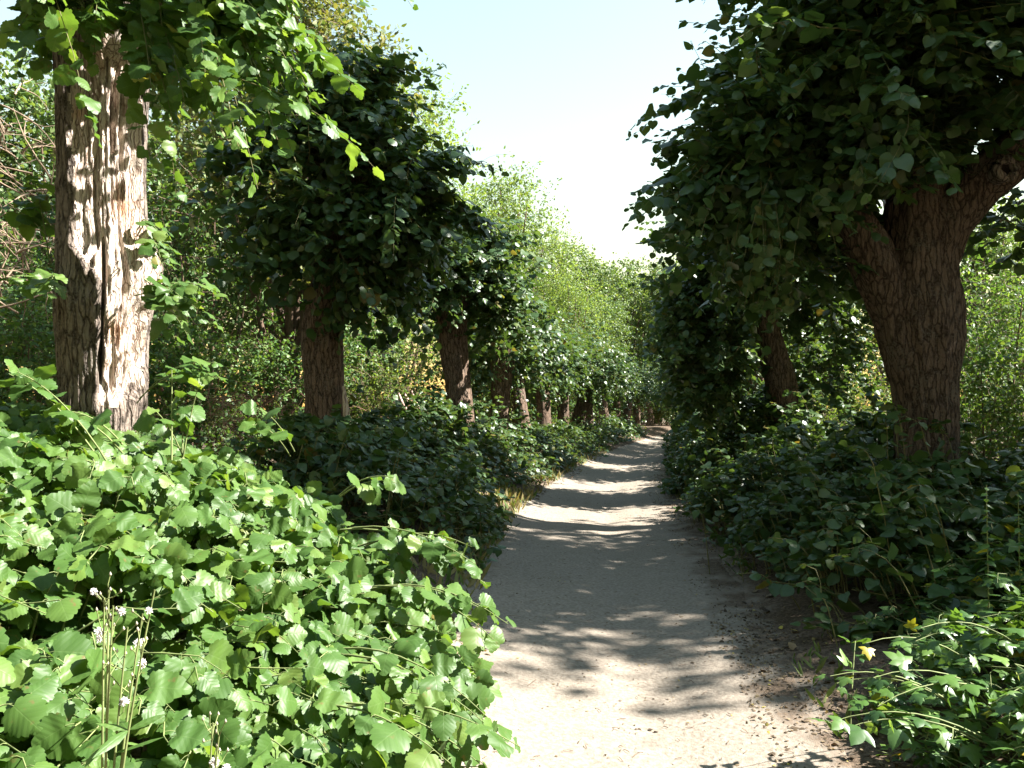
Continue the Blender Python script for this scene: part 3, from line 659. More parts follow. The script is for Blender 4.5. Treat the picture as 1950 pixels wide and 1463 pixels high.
t = lime(10.3, [(622, 980, 0.30), (622, 870, 0.285), (618, 740, 0.27), (614, 640, 0.285), (630, 560, 0.30), (650, 450, 0.33), (660, 340, 0.40), (662, 270, 0.30)],
     [(655, 330, 10.2, 0.35, 1.35, 4), (600, 250, 10.2, 0.2, 1.3, 2.0), (700, 270, 10.1, 0.2, 0.95, 2.2), (660, 190, 10.3, 0.2, 0.95, 2), (560, 380, 10.0, 0.2, 1.1, 2.0), (760, 400, 10.0, 0.2, 1.15, 2.4), (640, 470, 9.8, 0.2, 1.0, 2.0), (700, 500, 10.2, 0.15, 0.8, 1.0), (590, 480, 10.3, 0.15, 0.8, 0.8), (570, 150, 10.4, 0.2, 0.85, 1.4), (640, 150, 10.4, 0.2, 0.8, 1.4), (770, 330, 10.0, 0.2, 1.0, 1.8), (520, 260, 10.3, 0.2, 1.0, 1.4)],
     540, 201, "second lime of the left row, dark leafy crown over a trunk split at its foot", rowL, bmat=M_BARKW, size=0.142, droop=0.85, lo=-0.7, hi=0.75,
     extra=sprays([(650, 450, 10.1, 640, 640, 9.8, 5, 0.14), (700, 400, 10.1, 860, 520, 9.8, 8, 0.22), (720, 330, 10.1, 915, 330, 9.9, 5, 0.14), (740, 380, 10.0, 930, 440, 9.8, 6, 0.16), (600, 480, 10.1, 470, 560, 9.8, 6, 0.22), (700, 520, 10.3, 790, 650, 10.2, 6, 0.2), (680, 560, 10.4, 740, 700, 10.3, 3, 0.15), (660, 170, 10.3, 760, 110, 10.2, 5, 0.16), (640, 200, 10.0, 600, 330, 9.4, 5, 0.2)], np.random.default_rng(205)),
     limbs=[[(650, 400, 10.3, 0.2), (610, 310, 10.25, 0.16), (590, 240, 10.2, 0.12)], [(665, 380, 10.3, 0.2), (710, 310, 10.15, 0.16), (730, 250, 10.1, 0.1)]])
# split sliver of wood at its foot
G = Geo(); Q = [(*at(x, y, 10.05), q) for x, y, q in ((668, 900, 0.05), (664, 830, 0.05), (659, 780, 0.045), (654, 735, 0.018))]
V, _, _ = trunk_grid(Q, 40, 20, 9, 0.2, 0.1); add_grid(G, V); part('bark_sliver', G, [M_WOOD], t, "pale splinter standing off the trunk")
# --- third tree on the left
lime(15.5, [(884, 930, 0.3), (880, 830, 0.275), (872, 740, 0.26), (862, 660, 0.29), (860, 600, 0.33), (865, 540, 0.4), (868, 490, 0.3)],
     [(865, 530, 15.4, 0.4, 1.35, 4), (820, 500, 15.2, 0.25, 1.2, 2), (920, 500, 15.4, 0.25, 1.3, 2.4), (870, 450, 15.5, 0.2, 1.1, 2), (940, 560, 15.6, 0.2, 1.1, 2), (800, 550, 15.6, 0.2, 0.9, 1.4), (960, 620, 16.0, 0.15, 1.0, 1.2)],
     520, 301, "third lime of the left row, slightly leaning trunk with a knot hole at mid height", rowL, bmat=M_BARKW, size=0.13, droop=0.55, lo=-0.45, hi=0.75, T=T_MID)

# --- far limes of the left row: three kinds, then copies
def proto_lime(seed, lean, label, n=330, mat=M_LEAF):
    t = thing('lime_tree', (0, 0, 0), label, 'tree', rowL); r = np.random.default_rng(seed)
    P = [(0, 0, -0.1, 0.3), (0.02, 0, 0.6, 0.25), (lean * 0.4, 0, 1.3, 0.23), (lean * 0.8, 0, 2.0, 0.25), (lean, 0, 2.7, 0.34), (lean, 0, 3.15, 0.22)]
    V, _, _ = trunk_grid(P, 50, 40, seed, 0.07, 0.16); G = Geo(); add_grid(G, V); part('trunk', G, [M_BARKW], t)
    H = [(lean, 0, 2.8, 0.35, 1.5, 4)] + [(lean + 0.9 * math.cos(a), 0.8 * math.sin(a), r.uniform(2.3, 3.5), 0.2, 1.25, 1.6) for a in np.arange(5) * 1.257 + r.uniform(0, 1)] + [(lean, 0, 3.7, 0.2, 1.1, 1.6)]
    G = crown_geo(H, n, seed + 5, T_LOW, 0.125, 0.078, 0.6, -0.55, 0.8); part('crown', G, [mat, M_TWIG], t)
    return t
pl = [proto_lime(401, 0.1, 'x'), proto_lime(411, -0.25, 'x'), proto_lime(421, 0.45, 'x')]
farL = [(948, 19.8, 0, 0.0, 1.05, "fourth lime of the left row, short straight trunk in bright green leaves"),
        (994, 23.2, 1, 0.4, 0.98, "fifth lime of the left row, stubby brown trunk leaning left"),
        (1036, 26.5, 0, 2.2, 1.0, "sixth lime of the left row, lit along the right edge of its trunk"),
        (1072, 29.8, 1, 1.4, 0.95, "slim lime just left of the strongly curved trunk"),
        (1100, 31.5, 2, 0.2, 1.08, "lime with a strongly curved dark trunk, right half of the left row"),
        (1122, 35.5, 0, 3.0, 0.92, "small lime just beyond the strongly curved trunk"),
        (1150, 40.0, 1, 0.9, 1.0, "lime with a thin sunlit trunk far down the left row"),
        (1174, 45.0, 0, 4.0, 0.95, "lime fourth from the far end of the left row"),
        (1193, 49.5, 1, 2.5, 1.0, "lime third from the far end of the left row"),
        (1212, 54.0, 0, 5.0, 1.0, "last lime but one in the left row"),
        (1237, 59.0, 1, 0.0, 1.05, "farthest lime of the left row, beside the yellowish bush")]
for px, Y, k, rz, sc, lab in farL:
    x = (px - 975) / F * Y; place(pl[k], (x, Y, float(gz(lc_of(x, Y), Y))), rz if k != 2 else 0.2, sc, label=lab, group=rowL)

# --- first tree on the right: big forked trunk, crown overhanging the path
t = lime(8.0, [(1768, 990, 0.33), (1768, 870, 0.31), (1766, 760, 0.305), (1758, 680, 0.36), (1750, 610, 0.42), (1745, 540, 0.41), (1750, 470, 0.37), (1755, 400, 0.33), (1760, 330, 0.25)],
     [(1570, 270, 7.8, 0.3, 1.3, 4), (1700, 200, 7.6, 0.3, 1.4, 4), (1860, 130, 7.4, 0.3, 1.4, 4), (1520, 200, 7.6, 0.25, 1.15, 3.2), (1640, 80, 7.4, 0.25, 1.4, 3.4), (1800, 0, 7.4, 0.25, 1.5, 3.4), (1450, 330, 7.8, 0.2, 1.1, 2.6),
      (1620, 30, 7.6, 0.25, 1.2, 2.8), (1700, -130, 7.6, 0.3, 1.5, 3), (1900, -130, 7.4, 0.3, 1.5, 3), (1680, -130, 7.9, 0.25, 1.2, 2.4), (1980, 40, 7.0, 0.25, 1.5, 2.4), (1500, 420, 8.3, 0.2, 1.0, 2.0), (1960, 440, 8.8, 0.2, 0.9, 1.2), (1740, -260, 8.2, 0.3, 1.5, 2.5), (1900, -260, 8.4, 0.3, 1.5, 2.5), (1700, 60, 6.8, 0.2, 1.2, 1.6), (1850, -60, 6.7, 0.2, 1.3, 1.6), (1440, 440, 8.8, 0.2, 1.1, 2.4), (1390, 360, 8.4, 0.2, 0.95, 1.8), (1540, 520, 9.0, 0.2, 1.0, 2.0), (1500, 300, 8.0, 0.2, 1.2, 2.4), (1640, 330, 7.5, 0.15, 0.9, 1.6), (1720, 330, 7.4, 0.15, 0.8, 1.3)],
     1700, 501, "massive forked lime with a dark leafy crown overhanging the path from the right", rowR, size=0.13, droop=0.38, lo=-0.3, hi=0.7, T=T_MID, rings=160, seg=120, burl=0.1, bmat=M_BARK, gap=True, window=(3.75, 5.4, 5.0, 7.8, 2.6, 3.75),
     extra=sprays([(1550, 250, 7.4, 1540, 460, 7.1, 6, 0.18), (1630, 270, 7.3, 1620, 390, 7.0, 4, 0.14), (1480, 280, 7.4, 1430, 520, 7.2, 8, 0.22), (1430, 250, 7.6, 1270, 430, 7.4, 6, 0.2), (1520, 380, 7.8, 1500, 590, 7.6, 7, 0.22)], np.random.default_rng(505)),
     limbs=[[(1748, 680, 8.0, 0.28), (1712, 590, 7.95, 0.26), (1668, 500, 7.9, 0.24), (1628, 420, 7.85, 0.2), (1580, 340, 7.75, 0.16), (1530, 250, 7.6, 0.1)],
            [(1750, 560, 8.0, 0.30), (1790, 450, 7.9, 0.27), (1850, 370, 7.8, 0.25), (1925, 305, 7.6, 0.24), (2010, 240, 7.4, 0.22), (2080, 150, 7.2, 0.16)],
            [(1756, 380, 8.0, 0.24), (1745, 280, 7.8, 0.2), (1720, 160, 7.6, 0.15), (1690, 20, 7.6, 0.11)]])
# pruning scar on the right-hand limb: a ring of healed bark round a hole, its inner shade painted near-black
G = Geo(); c = at(1925, 318, 7.37); a0 = np.linspace(0, 2*math.pi, 25); 
ringp = np.stack([c[0] + 0.09 * np.cos(a0), np.full(25, c[1]) + 0.012 * np.sin(3 * a0), c[2] + 0.085 * np.sin(a0)], -1)
add_tubes(G, ringp[None], 0.04 + 0.006 * np.sin(5 * a0)[None], 10, 0)
dk = np.concatenate([np.stack([c[0] + 0.1 * np.cos(a0[:-1]), np.full(24, c[1] + 0.01), c[2] + 0.095 * np.sin(a0[:-1])], -1), [[c[0], c[1] + 0.09, c[2]]]])
j = np.arange(24); G.add(dk, [np.stack([j, (j+1) % 24, np.full(24, 24)], -1)], 1)
back = np.stack([np.linspace(c[0], c[0] + 0.02, 5), np.linspace(c[1] + 0.02, c[1] + 0.25, 5), np.linspace(c[2], c[2], 5)], -1)
add_tubes(G, back[None], 0.11, 14, 0)
part('pruning_scar', G, [M_BARKG, plain("hollow_shade", (0.03, 0.022, 0.018), 0.95)], t, "round cut branch stub with a dark hollow")

# --- the rest of the right row
lime(14.5, [(1512, 930, 0.33), (1506, 830, 0.30), (1490, 740, 0.29), (1468, 660, 0.28), (1448, 600, 0.28), (1430, 540, 0.32), (1420, 490, 0.25)],
     [(1425, 530, 14.4, 0.35, 1.5, 4), (1360, 480, 14.2, 0.25, 1.35, 3), (1480, 480, 14.4, 0.25, 1.5, 3), (1420, 420, 14.5, 0.2, 1.2, 2.4), (1340, 570, 14.2, 0.2, 1.25, 2.6), (1520, 580, 14.2, 0.2, 1.4, 2.6), (1400, 640, 14.0, 0.2, 1.1, 2.2), (1560, 480, 14.6, 0.2, 1.4, 2), (1590, 640, 14.4, 0.2, 1.2, 1.5), (1330, 680, 14.2, 0.15, 1.0, 1.8), (1400, 720, 14.3, 0.15, 1.1, 2.2), (1560, 720, 14.5, 0.15, 1.1, 2.0), (1345, 760, 14.6, 0.15, 0.9, 1.6), (1640, 560, 14.6, 0.2, 1.3, 1.6)],
     1000, 601, "second lime of the right row, dark trunk leaning over the path", rowR, size=0.125, droop=0.7, lo=-0.7, hi=0.75, mat=M_LEAF, bmat=M_BARKW, window=(4.35, 5.6, 12.0, 14.6, 0.9, 3.3))
pr = [proto_lime(701, -0.3, 'x', 430), proto_lime(711, 0.15, 'x', 430)]
for px, Y, k, rz, sc, lab in [(1446, 20.0, 0, 0.3, 1.25, "third lime of the right row, short dark trunk deep in leaves"),
                              (1385, 25.0, 1, 1.3, 1.2, "fourth lime of the right row, hidden by its own dark leaves"),
                              (1348, 30.0, 0, 2.3, 1.2, "fifth lime of the right row, thin reddish trunk in shade"),
                              (1330, 36.0, 1, 3.3, 1.15, "sixth lime of the right row, leafy crown against the far wood"),
                              (1318, 43.0, 0, 4.3, 1.15, "seventh lime of the right row, where the path bends away"),
                              (1316, 52.0, 1, 5.3, 1.15, "farthest lime of the right row, past the bend of the path")]:
    x = (px - 975) / F * Y; place(pr[k], (x, Y, float(gz(lc_of(x, Y), Y))), rz, sc, label=lab, group=rowR)

# ------------------------------------------------------------------ thickets of basal shoots
def thicket(name, tips, roots, seed, label, cat, group, T, size, mat, spacing=0.06, f0=0.35, stem=M_STEM, pet=False, extra=None, ctrl=0.75, **kw):
    r = np.random.default_rng(seed); c = roots.mean(0); c[2] = 0.0
    mid = roots * (1 - ctrl * 0.5) + tips * (ctrl * 0.5); mid[:, 2] = np.maximum(tips[:, 2], roots[:, 2] + 0.1) * r.uniform(0.95, 1.3, len(tips))
    S = bez(roots, mid, tips, 8) + 0.015 * r.normal(size=(len(tips), 8, 3)) * np.linspace(0.2, 1, 8)[None, :, None]
    if extra is not None: S = np.concatenate([S, extra])
    G = Geo(); add_tubes(G, S, np.linspace(0.006, 0.002, 8)[None], 4, 1)
    leaves_on(G, S, spacing, f0, size, T, 0, r=r, pet_mat=1 if pet else None, **kw)
    return single(name, G, [mat, stem], c, label, cat, group)
thk = "thickets of lime shoots along both edges of the path"
# big sunlit thicket in the left foreground
r = np.random.default_rng(801)
def edgeL(Y): return np.interp(Y, [1.5, 2.4, 3.2, 4.0, 5.0, 5.8, 6.6], [-0.62, -0.70, -0.80, -0.95, -1.35, -1.95, -2.6])
n = 1250
Yt = 1.75 + 4.9 * r.random(n) ** 1.05; u = r.random(n) ** 1.15 * 3.6; lt = edgeL(Yt) - u
lump = 0.16 * fbm(lt * 1.6, Yt * 1.6, 0, 41, 2)
ht = (0.20 + 1.28 * (1 - np.exp(-u / 1.15))) * (0.42 + 0.58 * smooth(1.4, 4.8, Yt)) + lump * smooth(0, 0.8, u)
ht = np.maximum(ht, 0.1) * np.where(r.random(n) < 0.45, r.uniform(0.35, 0.95, n), 1.0)
tips = np.stack([lt + AX * Yt, Yt, ht + 0.25 * gz(lt, Yt)], -1)
lr = lt - r.uniform(0.15, 0.9, n); Yr = Yt + r.uniform(-0.1, 0.7, n); roots = np.stack([lr + AX * Yr, Yr, gz(lr, Yr)], -1)
keep = np.linalg.norm(tips[:, :2], axis=1) > 1.55; tips, roots = tips[keep], roots[keep]
ex = sprays([(640, 1010, 4.9, 900, 1090, 4.6, 2, 0.05), (700, 1120, 4.4, 940, 1180, 4.0, 3, 0.05), (650, 1250, 3.6, 950, 1370, 3.2, 3, 0.05), (700, 1040, 4.9, 880, 1060, 4.6, 2, 0.05), (640, 950, 5.2, 750, 920, 5.0, 2, 0.05),
             (210, 900, 4.2, 20, 715, 3.9, 2, 0.03), (560, 860, 5.4, 480, 810, 5.0, 2, 0.05), (240, 850, 4.4, 120, 770, 4.1, 2, 0.04), (600, 1330, 3.2, 900, 1430, 2.9, 3, 0.05), (330, 880, 4.6, 300, 760, 4.6, 4, 0.1)], r)
thicket('lime_thicket', tips, roots, 802, "sunlit thicket of broad pale green leaves filling the lower left foreground", 'bush', thk, T_NEAR, 0.118, M_LEAF_N, 0.06, 0.3, M_STEM, True, ex, up=0.6, sun=0.4, face=(0.1, -0.45, 0), down=0.4, jit=0.4, tip=0.75)

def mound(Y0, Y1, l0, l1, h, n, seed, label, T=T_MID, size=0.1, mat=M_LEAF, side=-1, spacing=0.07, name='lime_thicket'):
    """l0: edge next to the path as a function of depth, l1 width away from it; side -1 left, +1 right"""
    r = np.random.default_rng(seed)
    Y = r.uniform(Y0, Y1, n); e = (l0(Y) if callable(l0) else l0); u = r.random(n) * l1
    endf = np.minimum(smooth(Y0 - 0.3, Y0 + 0.9, Y), smooth(Y1 + 0.3, Y1 - 0.9, Y))
    hh = (0.12 + (h - 0.12) * (1 - np.exp(-u / 0.55))) * (0.55 + 0.45 * endf) + 0.3 * h * fbm(u * 1.1, Y * 0.8, 0, seed, 3)
    hh = np.maximum(hh, 0.08) * np.where(r.random(n) < 0.45, r.uniform(0.25, 0.95, n), 1.0)
    hh = hh + np.where(r.random(n) < 0.07, r.uniform(0.15, 0.55, n), 0)
    e = e + side * 0.25 * fbm(Y * 0.9, 0.5 + 0 * Y, 0, seed + 3, 2) - side * np.where(r.random(n) < 0.06, r.uniform(0.1, 0.35, n), 0)
    l = e + side * u; g = gz(l, Y)
    tips = np.stack([l + AX * Y, Y, g + hh], -1)
    lr = l + side * r.uniform(0.1, 0.6, n); Yr = Y + r.uniform(-0.3, 0.3, n); roots = np.stack([lr + AX * Yr, Yr, gz(lr, Yr)], -1)
    return thicket(name, tips, roots, seed + 1, label, 'bush', thk, T, size, mat, spacing, 0.2, M_TWIG)
mound(7.4, 11.6, lambda Y: np.interp(Y, [7.4, 9.5, 11.6], [-1.85, -2.0, -2.5]), 2.6, 1.0, 620, 811, "dark shaded thicket in front of the second trunk on the left", size=0.115)
mound(12.0, 17.5, lambda Y: np.interp(Y, [12, 14, 17.5], [-3.0, -2.65, -2.5]), 2.2, 1.15, 620, 821, "sunny rounded thicket in front of the third trunk on the left", size=0.11)
mound(17.8, 23.5, lambda Y: -2.65 + 0 * Y, 1.9, 0.75, 420, 831, "half shaded thicket below the fourth and fifth trunks on the left", T_LOW, 0.12, spacing=0.08)
mound(23.8, 32.0, lambda Y: -2.55 + 0 * Y, 1.8, 0.7, 460, 841, "long low dark thicket at the left path edge, below the curved trunk", T_LOW, 0.13, spacing=0.09)
mound(32.3, 46.0, lambda Y: np.interp(Y, [32, 46], [-2.4, -1.6]), 1.6, 0.65, 460, 851, "farthest low thicket on the left, where the path narrows", T_LOW, 0.15, spacing=0.11)
# right side
eR = lambda Y: np.interp(Y, [4.5, 6.0, 7.75, 9, 12, 16, 20, 30, 45], [1.12, 0.75, 0.42, 0.25, 0.0, -0.2, -0.35, -0.35, -0.1])
mound(5.0, 9.2, eR, 3.6, 0.95, 900, 861, "dark thicket round the foot of the massive forked lime", size=0.11, side=1)
mound(9.0, 13.6, eR, 3.0, 1.05, 700, 871, "dark thicket on the right between the first and second trunks", size=0.115, side=1)
mound(13.6, 19.0, eR, 2.6, 1.55, 700, 881, "dark thicket on the right at the foot of the leaning trunk", size=0.115, side=1)
mound(19.2, 29.0, eR, 2.3, 1.7, 700, 891, "thicket on the right below the hidden trunks halfway down", T_LOW, 0.13, side=1, spacing=0.09)
mound(29.3, 45.0, eR, 2.2, 1.7, 640, 901, "farthest thicket on the right, at the bend of the path", T_LOW, 0.15, side=1, spacing=0.11)
mound(5.6, 11.5, lambda Y: 4.6 + 0 * Y, 3.2, 1.0, 620, 911, "dim thicket at the right picture edge behind the massive forked lime", T_LOW, 0.11, side=1)
mound(5.2, 10.5, lambda Y: -5.0 + 0 * Y, 2.6, 0.7, 330, 921, "low thicket behind the wounded trunk at the left picture edge", T_LOW, 0.11, spacing=0.08)

# bramble in the right foreground
def bramble(Y0, Y1, lf, wid, h, n, seed, label, extra=None):
    r = np.random.default_rng(seed); Y = r.uniform(Y0, Y1, n); u = r.random(n) * wid
    l = lf(Y) + u; hh = (0.08 + h * (1 - np.exp(-u / 0.5))) * r.uniform(0.35, 1.1, n)
    tips = np.stack([l + AX * Y, Y, gz(l, Y) + hh], -1)
    lr = l + r.uniform(0.1, 0.7, n); Yr = Y + r.uniform(-0.4, 0.4, n); roots = np.stack([lr + AX * Yr, Yr, gz(lr, Yr)], -1)
    mid = (roots + tips) / 2; mid[:, 2] = tips[:, 2] * 1.3
    S = bez(roots, mid, tips, 8) + 0.02 * r.normal(size=(n, 8, 3)) * np.linspace(0.2, 1, 8)[None, :, None]
    G = Geo()
    if extra is not None: S = np.concatenate([S, extra])
    add_tubes(G, S, np.linspace(0.0042, 0.0018, 8)[None], 4, 1)
    leaves_on(G, S, 0.075, 0.15, 0.125, T_BRAM, 0, r=r, side=0.6, fwd=0.5, down=0.15, up=0.85, sun=0.4, jit=0.3, petiole=0.1)
    # prickles
    sid = r.integers(len(S), size=1500); i = r.integers(1, 7, 1500); p = S[sid, i] + (S[sid, np.minimum(i+1, 7)] - S[sid, i]) * r.random((1500, 1))
    dd = unit(r.normal(size=(1500, 3))) * 0.009
    add_tubes(G, np.stack([p, p + dd * 0.6, p + dd], 1), np.array([[0.0016, 0.001, 0.0002]]), 3, 1)
    c = roots.mean(0); c[2] = 0
    return single('bramble_bush', G, [M_BRAM, M_STEM], c, label, 'bush', "brambles at the right edge of the path")
r = np.random.default_rng(931)
ex = sprays([(1850, 1260, 3.9, 1640, 1210, 3.7, 1, 0.02), (1610, 1400, 3.5, 1625, 1215, 3.7, 1, 0.01), (1800, 1330, 3.6, 1570, 1290, 3.5, 2, 0.03), (1900, 1330, 3.6, 1640, 1310, 3.4, 2, 0.04), (1950, 1240, 3.9, 1720, 1200, 3.7, 2, 0.04), (1850, 1400, 3.4, 1600, 1370, 3.3, 2, 0.04)], r)
bramble(2.6, 4.5, lambda Y: np.interp(Y, [2.6, 3.2, 4.5], [1.0, 0.88, 1.0]), 2.0, 0.5, 340, 932, "sunlit bramble with trailing prickly canes in the lower right corner", ex)
bramble(4.3, 5.8, lambda Y: np.interp(Y, [4.3, 5.8], [1.3, 1.5]), 2.4, 0.65, 260, 942, "shaded bramble behind the sunlit one at the right picture edge")
# nettle standing among the brambles
def spire(name, base, h, n, size, T, mat, label, cat, seed, lean=(0, 0), stem=M_STEM):
    r = np.random.default_rng(seed); G = Geo(); b = np.asarray(base, float)
    S = bez(b[None], (b + np.array([lean[0] * 0.2, lean[1] * 0.2, h * 0.5]))[None], (b + np.array([lean[0], lean[1], h]))[None], 8)
    add_tubes(G, S, np.linspace(0.005, 0.002, 8)[None], 5, 1)
    k = np.arange(n); tt = 0.2 + 0.8 * (k + 0.5) / n; x = tt * 7; i = np.minimum(x.astype(int), 6); p = S[0, i] + (S[0, i+1] - S[0, i]) * (x - i)[:, None]
    an = k * 1.5708 + (k // 2) * 0.8 + r.normal(size=n) * 0.3
    a = np.stack([np.cos(an), np.sin(an), r.uniform(-0.5, 0.15, n)], -1)
    add_leaves(G, p, a, np.array([0, 0, 1.0]) + 0.2 * r.normal(size=(n, 3)), size * (1.15 - 0.75 * tt), T, 0, None, r)
    return single(name, G, [mat, stem], b, label, cat)
T_OVN = [leaf_template(1, 0.25, c, 0.05, i, 'ovate') for i, c in enumerate([0.3, 0.6])]
for px, py, Y, h, lab in ((1875, 1060, 4.6, 1.05, "tall nettle standing at the right picture edge above the brambles"), (1935, 1040, 4.9, 0.95, "second nettle hard against the right picture edge")):
    x = (px - 975) / F * Y; spire('nettle', (x, Y, float(gz(lc_of(x, Y), Y))), h, 26, 0.095, T_OVN, M_BRAM, lab, 'plant', int(px))

# ------------------------------------------------------------------ wild plants with seed heads, left foreground
def seed_plant(px, foot_py, Y, tops, label, seed, fluffs):
    r = np.random.default_rng(seed); b = at(px, foot_py, Y); b[2] = float(gz(lc_of(b[0], Y), Y))
    t = thing('seeding_weed', b, label, 'plant', "weeds with white seed heads in the left foreground")
    S = []
    for qx, qy, QY in tops:
        c = at(qx, qy, QY); S.append(bez(b[None] + r.normal(size=(1, 3)) * 0.006, ((b * 0.55 + c * 0.45) + np.array([(b[0] - c[0]) * 0.25, 0, 0.05]))[None], c[None], 10)[0])
    S = np.array(S); G = Geo(); add_tubes(G, S, np.linspace(0.0048, 0.002, 10)[None], 6, 0)
    tw = []; ends = []
    for s in S:
        for q in range(7):
            a = s[-1] + (s[-3] - s[-1]) * r.random() * 1.1; e = a + np.array([r.normal() * 0.022, r.normal() * 0.02, abs(r.normal()) * 0.03 + 0.012]); tw.append([a, (a + e) / 2 + r.normal(size=3) * 0.003, e]); ends.append(e)
    tw = np.array(tw); ends = np.array(ends); add_tubes(G, tw, 0.0013, 4, 0)
    GS = G
    G = Geo(); n = 14 * len(S); sid = r.integers(len(S), size=n // 2); i = r.integers(2, 7, n // 2); p = S[sid, i]; an = r.uniform(0, 6.28, n // 2)
    add_leaves(G, p, np.stack([np.cos(an), np.sin(an), r.uniform(-0.3, 0.5, n // 2)], -1), np.array([0, 0, 1.0]) + 0.3 * r.normal(size=(n // 2, 3)), r.uniform(0.03, 0.12, n // 2), T_LANCE, 0, None, r)
    part('foliage', G, [M_LEAF_N], t)
    O = np.array([[0.5, 0, 0], [0, 0.5, 0], [-0.5, 0, 0], [0, -0.5, 0], [0, 0, 1.0], [0, 0, -0.7]]); fO = np.array([[0, 1, 4], [1, 2, 4], [2, 3, 4], [3, 0, 4], [1, 0, 5], [2, 1, 5], [3, 2, 5], [0, 3, 5]])
    G = Geo(); V = ends[:, None] + O[None] * 0.0075; GS.add(V.reshape(-1, 3), [(fO[None] + (np.arange(len(ends)) * 6)[:, None, None]).reshape(-1, 3)], 1); st = part('stem', GS, [M_STEM, M_BUD], t)
    for f in r.choice(len(ends), fluffs, replace=False):
        G = Geo(); m = 130; d = unit(r.normal(size=(m, 3)) + np.array([0, 0, 0.4])); R0 = r.uniform(0.009, 0.014)
        add_leaves(G, np.repeat(ends[f][None], m, 0), d, r.normal(size=(m, 3)), R0 * r.uniform(0.8, 1.1, m), T_LANCE[:1], 0, 0.5, r)
        part('seed_head', G, [M_FLUFF], st)
seed_plant(208, 1500, 1.95, [(205, 1135, 1.93), (222, 1150, 1.9), (250, 1190, 1.95), (300, 1120, 1.9), (278, 1165, 1.97), (213, 1120, 1.99)], "tall thin weed with tufts of fading white seed heads in the left foreground", 1001, 8)
seed_plant(395, 1520, 2.0, [(413, 1368, 2.0), (425, 1390, 1.97)], "short weed with one round white seed head at the bottom edge", 1002, 2)
G = Geo(); r = np.random.default_rng(1003); b = at(645, 1500, 2.45); b[2] = float(gz(lc_of(b[0], 2.45), 2.45))
tp = b + np.stack([r.normal(size=9) * 0.07, r.normal(size=9) * 0.06, r.uniform(0.22, 0.42, 9)], -1)
S = bez(np.repeat(b[None], 9, 0), (b + tp) / 2 + np.array([0, 0, 0.05]), tp, 8); add_tubes(G, S, np.linspace(0.004, 0.0015, 8)[None], 4, 1)
leaves_on(G, S, 0.013, 0.1, 0.06, T_LANCE, 0, r=r, petiole=0.0, jit=0.5)
single('mugwort', G, [M_GREY, M_STEM], b, "silvery grey feathery weed at the bottom edge of the sunlit thicket", 'plant')
# dry stalks by the path
G = Geo(); b = at(880, 1290, 4.6); b[2] = float(gz(lc_of(b[0], 4.6), 4.6)); q = np.array([at(x, y, 4.5) for x, y in ((862, 1246), (872, 1244), (888, 1238))]); q[:, 2] = np.maximum(q[:, 2], 0.22)
rt = np.array([b + [dx, 0, 0] for dx in (-0.05, -0.02, 0.02)]); add_tubes(G, bez(rt, rt + np.array([0, 0, 0.2]), q, 8), np.linspace(0.003, 0.0015, 8)[None], 4, 0)
single('dry_stalk', G, [M_DEAD], b, "three thin straw-coloured stalks at the left path edge in the foreground", 'plant')

